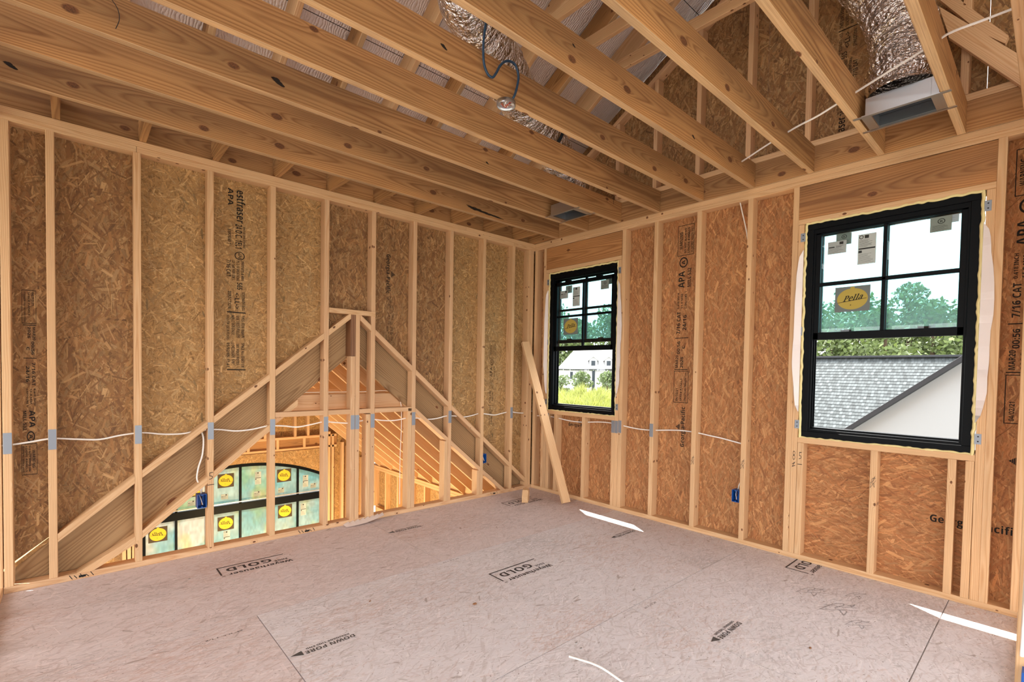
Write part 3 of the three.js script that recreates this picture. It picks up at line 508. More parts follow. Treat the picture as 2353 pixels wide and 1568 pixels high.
// a thin sheet with a picture side towards -x (ax x) or +z (ax z)
function sticker(name, mat, w, h, x, y, z, ax, parent) {
  const g = new THREE.BoxGeometry(w, h, 0.0008), m = put(name, g, mat, parent); m.position.set(x, y, z); if (ax === 'x') m.rotation.y = -Math.PI / 2; return m;
}
function doubleHung(n, w, label, o) {
  const g = structure('window_' + n, label, 'window'); g.position.set(0, w.y0, w.z0);
  const WZ = w.z1 - w.z0, HY = w.y1 - w.y0, bar = 0.045;
  const fr = new Acc(), X = [0.012, 0.125];
  fr.box(X, [0, bar], [0, WZ], 'z').box(X, [HY - bar, HY], [0, WZ], 'z').box(X, [bar, HY - bar], [0, bar], 'y').box(X, [bar, HY - bar], [WZ - bar, WZ], 'y');
  fr.mesh('frame', M.black, g);
  const trk = new Acc();   // stops and tracks
  for (const x of [0.022, 0.066, 0.108]) { trk.box([x, x + 0.007], [bar, HY - bar], [bar, bar + 0.012], 'y', { c: 0.001 }).box([x, x + 0.007], [bar, HY - bar], [WZ - bar - 0.012, WZ - bar], 'y', { c: 0.001 }); }
  trk.box([0.02, 0.05], [bar, bar + 0.016], [bar, WZ - bar], 'z', { c: 0.001 }).box([0.06, 0.11], [bar, bar + 0.028], [bar, WZ - bar], 'z', { c: 0.001 }).box([0.02, 0.034], [HY - bar - 0.03, HY - bar], [bar, WZ - bar], 'z', { c: 0.001 });
  trk.mesh('track', M.black, g);
  const sash = (nm, x, ya, yb, film, rail) => {
    const a = new Acc(), zz = [bar + 0.006, WZ - bar - 0.006], s = 0.036, X2 = [x, x + 0.034], zm = WZ / 2, ym = (ya + yb) / 2, q = 0.011;
    a.box(X2, [ya, ya + rail], zz, 'z').box(X2, [yb - s, yb], zz, 'z').box(X2, [ya, yb], [zz[0], zz[0] + s], 'y').box(X2, [ya, yb], [zz[1] - s, zz[1]], 'y').box([x + 0.004, x + 0.03], [ya, yb], [zm - q, zm + q], 'y').box([x + 0.004, x + 0.03], [ym - q, ym + q], zz, 'z');
    const m = a.mesh(nm, M.black, g);
    for (const [z0, z1] of [[zz[0] + s, zm - q], [zm + q, zz[1] - s]]) for (const [y0, y1] of [[ya + rail, ym - q], [ym + q, yb - s]]) {
      const acc = new Acc(); acc.quad(V(x + 0.017, y0, z0), V(x + 0.017, y0, z1), V(x + 0.017, y1, z1), V(x + 0.017, y1, z0), [0, 0], [1, 0], [1, 1], [0, 1]); acc.mesh('pane', film, m);
    }
    return m;
  };
  const up = sash('upper_sash', 0.074, o.upper[0] - w.y0, o.upper[1] - w.y0, M.paneFilm, 0.036), lo = sash('lower_sash', 0.03, o.lower[0] - w.y0, o.lower[1] - w.y0, M.pane, 0.05);
  for (const zq of [0.27, 0.73]) {
    const l = new Acc(); l.box([0.024, 0.05], [o.lower[1] - w.y0 - 0.002, o.lower[1] - w.y0 + 0.012], [WZ * zq - 0.035, WZ * zq + 0.035], 'z').box([0.022, 0.05], [o.lower[1] - w.y0 + 0.012, o.lower[1] - w.y0 + 0.022], [WZ * zq - 0.016, WZ * zq + 0.016], 'z'); l.mesh('sash_lock', M.black, lo);
    const k = new Acc(); k.box([0.064, 0.08], [o.upper[0] - w.y0 + 0.034, o.upper[0] - w.y0 + 0.046], [WZ * zq - 0.03, WZ * zq + 0.03], 'z'); k.mesh('sash_lock', M.black, up);
  }
  const yb = o.lower[0] - w.y0, h = o.lower[1] - o.lower[0];
  sticker('label_sheet', mLabel, 0.11, 0.085, 0.044, yb + h * 0.82, WZ * 0.2, 'x', lo); sticker('label_sheet', mForm, 0.1, 0.2, 0.044, yb + h * 0.77, WZ * 0.39, 'x', lo);
  sticker('label_sheet', mMark, 0.1, 0.09, 0.044, yb + h * 0.88, WZ * 0.8, 'x', lo); sticker('label_sheet', mDiscPale, 0.2, 0.17, 0.044, yb + h * 0.35, WZ * 0.31, 'x', lo);
  sticker('label_sheet', mMark, 0.09, 0.08, 0.088, yb + h * 0.9, WZ * 0.23, 'x', up); sticker('label_sheet', mMark, 0.1, 0.09, 0.088, yb + h * 0.95, WZ * 0.83, 'x', up);
  // beads of foam in the gap
  const bead = (A, B, nm) => { const N = Math.ceil(A.distanceTo(B) / 0.022), pts = []; for (let i = 0; i <= N; i++) { const p = A.clone().lerp(B, i / N); p.x += (rnd() - 0.5) * 0.004; p.y += (rnd() - 0.5) * 0.007; p.z += (rnd() - 0.5) * 0.007; pts.push(p); }
    const gm = new THREE.TubeGeometry(new THREE.CatmullRomCurve3(pts), N * 3, 0.009, 7), pos = gm.attributes.position; for (let i = 0; i < pos.count; i++) { const k = 0.004 * (vnoise(pos.getY(i) * 60 + pos.getZ(i) * 70, i % 8, 3) - 0.3); pos.setX(i, pos.getX(i) - Math.max(-0.002, k)); } gm.computeVertexNormals(); put(nm, gm, M.foam, g); };
  bead(V(0.008, -0.006, WZ + 0.006), V(0.008, HY + 0.004, WZ + 0.006), 'foam_bead'); bead(V(0.008, HY + 0.002, 0), V(0.008, HY + 0.002, WZ), 'foam_bead'); bead(V(0.012, -0.003, 0), V(0.012, -0.003, WZ), 'foam_bead'); bead(V(0.01, 0, -0.004), V(0.01, HY, -0.004), 'foam_bead');
  // fixing clips and loose wrap at the sides
  for (const s of [0, 1]) {
    for (const q of [0.06, 0.5, 0.94]) { const z = s ? WZ + 0.012 : -0.034, y = HY * q; const c = box('fixing_clip', [-0.0025, -0.0005], [y - 0.03, y + 0.03], [z, z + 0.03], 'y', M.plateMetal, g, { c: 0.0005 }); for (const d of [-0.014, 0.014]) { const hh = put('screw_hole', new THREE.CylinderGeometry(0.004, 0.004, 0.001, 10), M.dark, c); hh.rotation.z = Math.PI / 2; hh.position.set(-0.003, y + d, z + 0.016); } }
    const n2 = 26, a = new Acc(), z0 = s ? WZ + 0.012 : -0.012, wd = s ? 0.055 : -0.05, at = (i) => 0.12 * HY + i / n2 * HY * 0.76;
    const wid = (i) => wd * Math.max(0, Math.sin(Math.PI * i / n2)) ** 0.4 * (0.85 + 0.25 * vnoise(i * 0.5, s, 9)), out = (i) => -0.006 - 0.008 * vnoise(i * 0.7, s + 4, 12);
    for (let i = 0; i < n2; i++) {
      const A = V(-0.002, at(i), z0), B = V(-0.002, at(i + 1), z0), C = V(out(i + 1), at(i + 1), z0 + wid(i + 1)), D = V(out(i), at(i), z0 + wid(i)), o3 = V(-0.0008, 0, 0);
      a.quad(A, B, C, D, [0, 0], [0, 1], [1, 1], [1, 0]); a.quad(D.clone().add(o3), C.clone().add(o3), B.clone().add(o3), A.clone().add(o3), [0, 0], [0, 1], [1, 1], [1, 0]);
    }
    a.mesh('wrap_flap', M.wrap, g);
  }
  return g;
}
doubleHung(1, WIN[0], 'black framed double-hung window near the room corner, lower sash pushed part way up', { lower: [1.55, 2.285], upper: [1.635, 2.345] });
doubleHung(2, WIN[1], 'black framed double-hung window under the knotty pine header, lower sash pushed right up', { lower: [1.58, 2.352], upper: [1.6, 2.352] });

// ------------------------------------------------------------------ lower room behind the gable opening
const upLine = (x) => (x < -2.1 ? 1.777 + 0.833 * (x + 2.14) : 1.777 - 0.838 * (x + 2.06));
const RT = 0.375, GZ = -4.0;
const lowRoof = structure('roof_lower', 'warm-lit pine rafters of the lower gabled room seen through the stud wall', 'roof');
for (let k = 0; k < 10; k++) {
  const z = -0.104 - k * S16 * 0.98, mat = k ? M.stud : M.grey, t = z - PL;
  for (const s of [-1, 1]) {
    const x0 = s < 0 ? -2.12 : -2.08, x1 = s < 0 ? -4.55 : 0.34;
    plate('rafter', [[x0, upLine(x0)], [x1, upLine(x1)], [x1, upLine(x1) - RT], [x0, upLine(x0) - RT]], 'z', t, z, mat, lowRoof, { ang: -s * 0.695 });
  }
  if (k === 0 || k % 2) { const y = 0.965, hw = (upLine(-2.1) - RT - y) / 0.835; box('collar_tie', [-2.1 - hw - 0.03, -2.1 + hw + 0.03], [y + (k ? 0.02 : 0), y + 0.135], [t - PL - 0.002, t - 0.001], 'x', k ? M.stud : M.studPink, lowRoof); }
}
box('ridge_board', [-2.119, -2.081], [1.4, 1.8], [GZ, -0.15], 'z', M.stud, lowRoof);
for (const s of [-1, 1]) for (let j = 0; j < 3; j++) { const x0 = s < 0 ? -2.1 : -2.1, x1 = s < 0 ? -4.7 : 0.5, z0 = -0.1 - j * 1.37, z1 = z0 - 1.366; const q = (f) => x0 + (x1 - x0) * f; plate('roof_deck', [[q(0), upLine(q(0)) + 0.002], [q(1), upLine(q(1)) + 0.002], [q(1), upLine(q(1)) + 0.03], [q(0), upLine(q(0)) + 0.03]], 'z', z1, z0, M.osbTan, lowRoof); }
const lowFloor = structure('floor_lower', 'strand panel floor of the lower room', 'floor');
box('subfloor_panel', [-4.3, 0.1], [-2.78, -2.75], [GZ, -0.1], 'x', M.floor, lowFloor);
const lowSide = structure('wall_lower_side', 'warm-lit stud wall of the lower room beneath the rafter ends', 'wall');
{
  const top = -0.335;
  for (const d of [0, 1]) box('top_plate', [0.0, SD], [top - PL * (d + 1), top - PL * d - 0.001], [GZ, -0.1], 'z', M.stud, lowSide);
  box('bottom_plate', [0, SD], [-2.75, -2.71], [GZ, -0.1], 'z', M.stud, lowSide); box('header_board', [0, SD], [-1.25, -1.05], [-3.8, -0.3], 'z', M.stud, lowSide);
  for (let k = 0; k < 10; k++) box('stud', [0, SD], [-1.05, top - 2 * PL - 0.001], [-3.9 + k * S16, -3.862 + k * S16], 'y', M.stud, lowSide);
  for (const z of [-3.85, -2.1, -0.3]) box('post', [0, SD], [-2.71, -1.25], [z, z + 0.09], 'y', M.stud, lowSide);
  for (let j = 0; j < 3; j++) plate('strand_panel', [[GZ + j * 1.3, -1.24], [GZ + 1.296 + j * 1.3, -1.24], [GZ + 1.296 + j * 1.3, 0.02], [GZ + j * 1.3, 0.02]], 'x', SD, SD + 0.011, M.osbTan, lowSide);
  for (let k = 0; k < 9; k++) box('rafter_block', [0.03, 0.068], [top + 0.002, top + 0.3], [-3.69 + k * S16 * 0.98, -3.36 + k * S16 * 0.98], 'z', M.stud, lowSide);
}
const lowOpen = structure('wall_lower_open', 'open-framed side of the lower room', 'wall');
for (let k = 0; k < 4; k++) box('post', [-4.3, -4.21], [-2.75, -0.34], [-3.95 + k * 1.2, -3.86 + k * 1.2], 'y', M.stud, lowOpen);
box('top_plate', [-4.3, -4.21], [-0.42, -0.335], [GZ, -0.1], 'z', M.stud, lowOpen);
const under = structure('wall_lower_near', 'strand panel wall below the upper floor edge', 'wall');
box('strand_panel', [-4.3, 0.1], [-2.75, -0.27], [-0.1, -0.088], 'x', M.osbTan, under);

{ // tripod work lamp on the lower floor: warm light thrown up at the rafters
  const g = group('work_lamp', 'tripod work lamp glowing warm on the lower room floor', 'lamp', [-1.75, -2.75, -2.1]);
  for (let k = 0; k < 3; k++) { const a = k * 2.094 + 0.4; beam('leg', V(0.02 * Math.cos(a), 0.62, 0.02 * Math.sin(a)), V(0.42 * Math.cos(a), 0.005, 0.42 * Math.sin(a)), 0.02, 0.02, M.dark, g); }
  const pole = put('pole', new THREE.CylinderGeometry(0.014, 0.016, 0.75, 12), M.dark, g); pole.position.y = 0.62;
  put('lamp_socket', new THREE.CylinderGeometry(0.03, 0.03, 0.08, 16), M.dark, g).position.y = 1.03;
  const glow = std({ color: 0xfff0d8, emissive: new THREE.Color(1, 0.75, 0.36), emissiveIntensity: 12 });
  put('bulb', new THREE.SphereGeometry(0.05, 24, 16), glow, g).position.y = 1.12;
  const li = new THREE.PointLight(new THREE.Color(1, 0.75, 0.36), 15); li.position.set(0, 1.12, 0); li.castShadow = true; li.shadow.radius = 2.5; g.add(li);
}
const ARC = { xc: -2.02, top: -0.105, R: 2.59 }, arcY = (x, d = 0) => ARC.top - (ARC.R - Math.sqrt(ARC.R ** 2 - (x - ARC.xc) ** 2)) + d;
const AX0 = -3.22, AX1 = -0.82;
const lowFar = structure('wall_lower_far', 'warm-lit framed end wall with strand panel header over the arched window', 'wall');
{
  const arc = []; for (let i = 0; i <= 24; i++) { const x = AX0 + (AX1 - AX0) * i / 24; arc.push([x, arcY(x)]); }
  plate('strand_panel', [[-4.3, -3.0], [-4.3, -0.2], [-2.1, 1.75], [0.1, -0.1], [0.1, -3.0]], 'z', GZ - 0.1, GZ - 0.088, M.osbTan, lowFar, { holes: [[...arc, [AX1, -2.72], [AX0, -2.72]]] });
  plate('arch_header', [...arc, [AX1, 0.02], [AX0, 0.02]], 'z', GZ - 0.08, GZ + 0.01, M.osbTan, lowFar);
  const hz = [GZ - 0.088, GZ];
  for (const y of [0.022, 0.2]) box('plate', [-3.4, -0.62], [y, y + PL], hz, 'x', M.stud, lowFar);
  for (const x of [-3.1, -2.72, -2.35, -2.31, -1.93, -1.52, -1.12]) box('cripple_stud', [x - PL, x], [0.061, 0.199], hz, 'y', M.stud, lowFar);
  for (let i = 0; i < 6; i++) plate('board_infill', [[-3.3 + i * 0.45, 0.05], [-2.852 + i * 0.45, 0.05], [-2.852 + i * 0.45, 0.21], [-3.3 + i * 0.45, 0.21]], 'z', GZ - 0.06, GZ - 0.035, M.joist, lowFar);
  for (const x of [-2.9, -2.5, -2.1, -1.7, -1.26, -1.06]) { const y1 = upLine(x) - RT; if (y1 > 0.3) box('stud', [x - PL, x], [0.239, y1], hz, 'y', M.stud, lowFar); }
  for (const x of [-0.72, -0.66, -0.49, -0.4, -0.3, -0.14, -0.02, -3.28, -3.33, -3.38, -3.75, -4.2]) box('stud', [x - PL, x], [-2.75, Math.max(-0.4, upLine(x) - RT)], hz, 'y', M.stud, lowFar);
}
const win3 = structure('window_3', 'arched black window of the lower room with yellow stickers on its filmed panes', 'window');
{
  const z0 = GZ - 0.07, z1 = GZ - 0.02, us = [AX0, -2.455, -1.64, AX1], lowB = -2.68, band = [-0.8, -0.69];
  const fr = new Acc(), N = 30, ring = [];
  for (let i = 0; i <= N; i++) { const x = AX0 + (AX1 - AX0) * i / N; ring.push([x, arcY(x) - 0.002]); }
  fr.plate([...ring, ...ring.slice().reverse().map(([x, y]) => [x, y - 0.05])], 'z', z0, z1);
  us.forEach((x, i) => { const a = i === 0 ? x : i === 3 ? x - 0.045 : x - 0.035, b = i === 0 ? x + 0.045 : i === 3 ? x : x + 0.035; fr.box([a, b], [lowB, arcY(x) - 0.004], [z0, z1], 'y'); });
  fr.box([AX0, AX1], band, [z0, z1 + 0.012], 'x').box([AX0, AX1], [lowB - 0.05, lowB], [z0, z1], 'x');
  fr.mesh('frame', M.black, win3);
  box('metal_trim', [AX0 + 0.05, AX1 - 0.05], [-0.672, -0.655], [z1, z1 + 0.02], 'x', M.zinc, win3);
  const teal = new THREE.MeshPhysicalMaterial({ color: new THREE.Color(0.62, 0.66, 0.66), map: filmTex, transmission: 0.8, roughness: 0.55, thickness: 0 });
  const pale = new THREE.MeshPhysicalMaterial({ color: new THREE.Color(0.78, 0.7, 0.69), map: filmTex, transmission: 0.75, roughness: 0.6, thickness: 0 });
  for (let i = 0; i < 3; i++) {
    const a = us[i] + 0.03, b = us[i + 1] - 0.03, m = (a + b) / 2;
    const mt = box('muntin', [m - 0.014, m + 0.014], [lowB, arcY(m) - 0.03], [z0 + 0.012, z1 + 0.004], 'y', M.black, win3);
    for (const [p, q] of [[a, m - 0.01], [m + 0.01, b]]) {
      const pts = [[p, -0.68], [q, -0.68]]; for (let k = 6; k >= 0; k--) { const x = p + (q - p) * k / 6; pts.push([x, arcY(x) - 0.03]); }
      plate('pane', pts, 'z', z0 + 0.02, z0 + 0.022, i === 0 ? pale : teal, win3);
      plate('pane', [[p, -1.45], [q, -1.45], [q, -0.81], [p, -0.81]], 'z', z0 + 0.02, z0 + 0.022, i === 0 ? pale : teal, win3); { const a2 = new Acc(); a2.quad(V(p, lowB, z0 + 0.02), V(q, lowB, z0 + 0.02), V(q, -1.452, z0 + 0.02), V(p, -1.452, z0 + 0.02), [0, 0], [1, 0], [1, 1], [0, 1]); a2.mesh('pane', M.pane, win3); }
    }
  }
  const st = (mat, nm, u, v, w, h) => { const q = P(u, v, 'z', z0 + 0.025); sticker(nm, mat, w, h, q.x, q.y, z0 + 0.025, 'z', win3); };
  for (const [u, v] of [[363, 1229], [445, 1126], [519, 1203], [519, 1105], [653, 1093], [655, 1175]]) st(mDisc, 'round_sticker', u, v, 0.21, 0.2);
  for (const [u, v] of [[593, 1099], [702, 1106], [697, 1171], [521, 1235]]) st(mForm, 'label_sheet', u, v, 0.085, 0.19);
  for (const [u, v] of [[516, 1142], [591, 1135], [646, 1127], [720, 1116], [440, 1157]]) st(mLabel, 'label_sheet', u, v, 0.09, 0.075);
}

// ================================================================== things in the room
const flexible = (pts, r, seed) => {   // crumpled foil sleeve along a curve
  const c = new THREE.CatmullRomCurve3(pts), n = 130, k = 40, g = new THREE.TubeGeometry(c, n, r, k), p = g.attributes.position, q = V(0, 0, 0), m = V(0, 0, 0), U = g.attributes.uv;
  for (let i = 0; i < p.count; i++) {
    const a = Math.floor(i / (k + 1)), b = (i % (k + 1)) / k; c.getPointAt(a / n, m); q.fromBufferAttribute(p, i).sub(m);
    const ang = Math.min(b, 1 - b), f = 1 + 0.13 * (fbm(a * 0.28, ang * 9, seed, 3) - 0.5) + 0.07 * Math.abs(fbm(a * 0.5 + ang * 7, ang * 5, seed + 5, 2) - 0.5) + 0.025 * Math.sin(a * 1.1 + 2 * fbm(a * 0.1, ang * 4, seed + 8));
    q.multiplyScalar(f).add(m); p.setXYZ(i, q.x, q.y, q.z); U.setXY(i, a / n * c.getLength(), b * 2 * Math.PI * r);
  }
  g.computeVertexNormals(); return g;
};
function airBox(zc, x0, x1, label, group_) {
  const g = group('register_boot', label, 'air vent', [(x0 + x1) / 2, CEIL, zc], { group: group_ });
  const hx = (x1 - x0) / 2, hz = 0.125, t = 0.0015, a = new Acc(), o = { c: 0.0003 };
  a.box([-hx + 0.03, -hx + 0.03 + t], [0.004, 0.105], [-hz - 0.03, hz + 0.03], 'y', o).box([hx - 0.03, hx - 0.03 + t], [0.004, 0.105], [-hz, hz], 'y', o).box([-hx + 0.03, hx - 0.03], [0.004, 0.105], [-hz, -hz + t], 'y', o).box([-hx + 0.03, hx - 0.03], [0.004, 0.105], [hz - t, hz], 'y', o).box([-hx + 0.03, hx - 0.03], [0.104, 0.106], [-hz, hz], 'x', o);
  a.mesh('box', M.zinc, g);
  for (const x of [-hx, hx - 0.02]) { const r = new Acc(); r.box([x, x + 0.022], [-0.0025, -0.0008], [-0.205, 0.205], 'z', o).box([x + (x < 0 ? 0.02 : 0), x + (x < 0 ? 0.022 : 0.002)], [-0.0025, 0.012], [-0.17, 0.17], 'z', o); r.mesh('hanger_rail', M.zinc, g); }
  for (const s of [-1, 1]) box('end_flange', [-hx + 0.02, hx - 0.02], [-0.0012, 0.0004], s < 0 ? [-hz - 0.045, -hz] : [hz, hz + 0.045], 'x', M.zinc, g, o);
  const ins = new Acc(); ins.box([-hx + 0.034, hx - 0.034], [0.06, 0.1], [-hz + 0.004, hz - 0.004], 'x', o); ins.mesh('lining', M.dark, g);
  return g;
}
airBox(3.365, -0.645, -0.415, 'zinc register boot hung beside the duct over the large window', 'register boots between joists');
airBox(0.955, -0.62, -0.39, 'zinc register boot between joists above the room corner', 'register boots between joists');
tag(put('flexible_duct', flexible([V(-0.53, 2.87, 3.36), V(-0.53, 3.02, 3.36), V(-0.53, 3.2, 3.345), V(-0.52, 3.42, 3.27), V(-0.5, 3.7, 3.1), V(-0.45, 3.95, 2.85)], 0.15, 3), M.foil), 'wide crumpled silver flexible duct rising from the register boot over the large window', 'duct');
const duct2 = group('flexible_duct', 'long silver flexible duct lying across the attic joists near the hanging cable', 'duct');
put('sleeve', flexible([V(-2.62, 3.3, 2.2), P(1072, 0, 'y', 3.18), P(1110, 80, 'y', 3.16), P(1165, 180, 'y', 3.14), P(1232, 285, 'y', 3.13), P(1285, 365, 'y', 3.13), P(1318, 425, 'y', 3.05), V(-0.5, 2.98, 0.98), V(-0.5, 2.91, 0.955)], 0.14, 31), M.foil, duct2);
{ const q = P(1250, 300, 'y', 3.09); const m = put('strap', new THREE.TorusGeometry(0.148, 0.012, 8, 40), M.dark, duct2); m.position.copy(q); m.lookAt(q.clone().add(P(1285, 365, 'y', 3.1).sub(P(1232, 285, 'y', 3.1)))); }

// pancake box with its looped cable
{
  const g = group('ceiling_light_box', 'round zinc ceiling light box with a looped blue cable under a joist', 'light box', [-2.158, CEIL - 0.001, 1.963]);
  const prof = [[0, 0], [0.05, 0], [0.05, -0.022], [0.047, -0.022], [0.047, -0.003], [0, -0.003]].map(([x, y]) => new THREE.Vector2(x, y));
  put('box', new THREE.LatheGeometry(prof, 28), M.zinc, g);
  for (let k = 0; k < 6; k++) { const a = k * 1.05; tube('wire_end', [V(0.03 * Math.cos(a), -0.006, 0.03 * Math.sin(a)), V(0.012 * Math.cos(a + 1), -0.022, 0.012 * Math.sin(a + 1)), V(-0.03 * Math.cos(a + 0.5), -0.012, -0.03 * Math.sin(a + 0.5))], 0.0018, [M.copper, M.redWire, M.cable][k % 3], g, 5); }
  const o = g.position, pts = [[1119, -20], [1117, 45], [1111, 100], [1113, 150], [1122, 172], [1131, 178], [1140, 168], [1150, 150], [1166, 140], [1183, 148], [1191, 172], [1188, 200], [1180, 224]].map(([u, v]) => P(u, v, 'z', 2.0).sub(o)); pts.push(V(0.02, -0.002, 0.0));
  tube('cable', pts, 0.0065, M.cableBlue, g, 10, 120);
}
// cables through the studs
const flatCable = (name, pts, label, grp, mat = M.cable, r = 0.0055) => tag(tube(name, pts, r, mat, null, 8, pts.length * 6), label, 'cable', grp);
{
  const pts = []; for (let i = 0; i <= 40; i++) { const x = -4.3 + i / 40 * 4.34; pts.push(V(x, 0.862 + 0.02 * (fbm(x * 2.3, 1, 4, 3) - 0.5) + 0.012 * Math.sin(x * 15.4), -0.045 + 0.02 * Math.sin(x * 4))); }
  flatCable('electrical_cable', pts, 'white cable threaded through the studs of the gable-opening wall');
  const q = []; for (let i = 0; i <= 24; i++) { const z = 0.02 + i / 24 * 2.33; q.push(V(0.045 - 0.01 * Math.sin(z * 6), 0.818 + 0.014 * Math.sin(z * 7.7) - (z > 2.2 ? (z - 2.2) * 0.2 : 0), z)); }
  flatCable('electrical_cable', q, 'white cable threaded through the studs of the window wall');
  flatCable('electrical_cable', [P(1668, 395, 'y', 2.9), P(1725, 358, 'y', 2.87), P(1760, 335, 'y', 2.87), P(1830, 292, 'y', 2.86), P(1880, 266, 'y', 2.855), P(1925, 238, 'y', 2.87), P(2030, 172, 'y', 2.87), P(2135, 107, 'y', 2.87), P(2180, 77, 'y', 2.87), P(2260, 46, 'y', 2.865), P(2338, 16, 'y', 2.87)], 'white cable strung through the ceiling joists past the wide silver duct');
  flatCable('electrical_cable', [P(1700, 462, 'x', 0.03), P(1706, 490, 'x', 0.03), P(1714, 525, 'x', 0.04), V(0.045, 2.2, 2.35)].map((p) => p), 'short white cable dropping from the top plate beside a stud', null, M.cable, 0.0045);
  flatCable('electrical_cable', [V(-3.21, 0.865, -0.05), V(-3.2, 0.82, -0.03), V(-3.205, 0.7, -0.03), V(-3.23, 0.6, -0.035), V(-3.235, 0.52, -0.04), V(-3.215, 0.48, -0.04), V(-3.214, 0.436, -0.035)], 'white cable hanging down to the blue box beneath the sloping plank');
  flatCable('electrical_cable', [V(-2.7, 1.12, -0.3), V(-2.4, 1.112, -0.3), V(-1.9, 1.112, -0.28), V(-1.66, 1.11, -0.2), V(-1.6, 1.02, -0.13), V(-1.6, 0.95, -0.11), V(-1.6, 0.8, -0.105), V(-1.61, 0.5, -0.105), V(-1.61, 0.06, -0.105)], 'white cable running over the collar tie and down beside a stud', null, M.cable, 0.0035);
  for (const [pp, l] of [[[P(1410, 470, 'z', 1.17), P(1409, 430, 'z', 1.18), P(1420, 405, 'z', 1.18), P(1436, 425, 'z', 1.18), P(1440, 455, 'z', 1.17)], 'thin dark wire loop hanging on a joist near the corner'], [[P(128, 36, 'z', 0.79), P(140, 10, 'z', 0.79), P(146, -14, 'z', 0.79)], 'thin dark tie wire on the second joist'], [[P(250, -10, 'z', 1.19), P(270, 20, 'z', 1.19), P(274, 45, 'z', 1.19), P(266, 66, 'z', 1.18)], 'curved dark tie wire on the third joist']]) flatCable('tie_wire', pp, l, null, M.dark, 0.0014);
  const z = 3.895; for (let k = 0; k < 4; k++) flatCable('electrical_cable', [V(-1.5 - k * 0.012, 0.4, z + 0.02), V(-1.5 - k * 0.012, 1.2, z + 0.02 + 0.004 * k), V(-1.5 - k * 0.012, 2.0, z + 0.025), V(-1.5 - k * 0.012, 2.66, z + 0.03)], 'white cable stapled up the near end stud', 'cables on the near end stud', M.cable, 0.005);
}
// blue outlet boxes: open face along DIR
function outletBox(pos, ry, label) {
  const g = group('outlet_box', label, 'outlet box', pos); g.rotation.y = ry;
  const w = 0.055, h = 0.095, d = 0.07, t = 0.003, a = new Acc(), o = { c: 0.0006 };
  a.box([-w / 2, w / 2], [0, t], [-d, 0], 'z', o).box([-w / 2, w / 2], [h - t, h], [-d, 0], 'z', o).box([-w / 2, -w / 2 + t], [t, h - t], [-d, 0], 'z', o).box([w / 2 - t, w / 2], [t, h - t], [-d, 0], 'z', o).box([-w / 2, w / 2], [0, h], [-d - t, -d], 'y', o);
  a.mesh('shell', M.blue, g);
  for (const y of [0.006, h - 0.006]) { const c = put('screw_lug', new THREE.CylinderGeometry(0.005, 0.005, 0.012, 10), M.blue, g); c.rotation.x = Math.PI / 2; c.position.set(0, y, -0.006); }
  for (let k = 0; k < 3; k++) tube('wire_end', [V(-0.01 + k * 0.01, 0.09, -0.05), V(0.004 * k - 0.004, 0.06, -0.02 - 0.01 * k), V(0.006 - k * 0.005, 0.02, -0.012)], 0.0022, [M.cable, M.copper, M.dark][k], g, 6);
  tube('cable_tail', [V(0, 0.09, -0.05), V(0.008, 0.13, -0.045), V(0.02, 0.16, -0.05)], 0.0045, M.cable, g, 6);
  return g;
}
outletBox([-3.213, 0.328, 0.004], 0, 'blue outlet box on the stud in front of the arched window');
outletBox([-0.672, 0.355, -0.012], 0.15, 'blue outlet box on the stud near the foot of the sloping nailer');
outletBox([0.0, 0.32, 2.303], -Math.PI / 2, 'blue outlet box on a stud between the two windows');
outletBox([-1.53, 0.26, 3.99], 0.0, 'blue outlet box low on the near end stud');

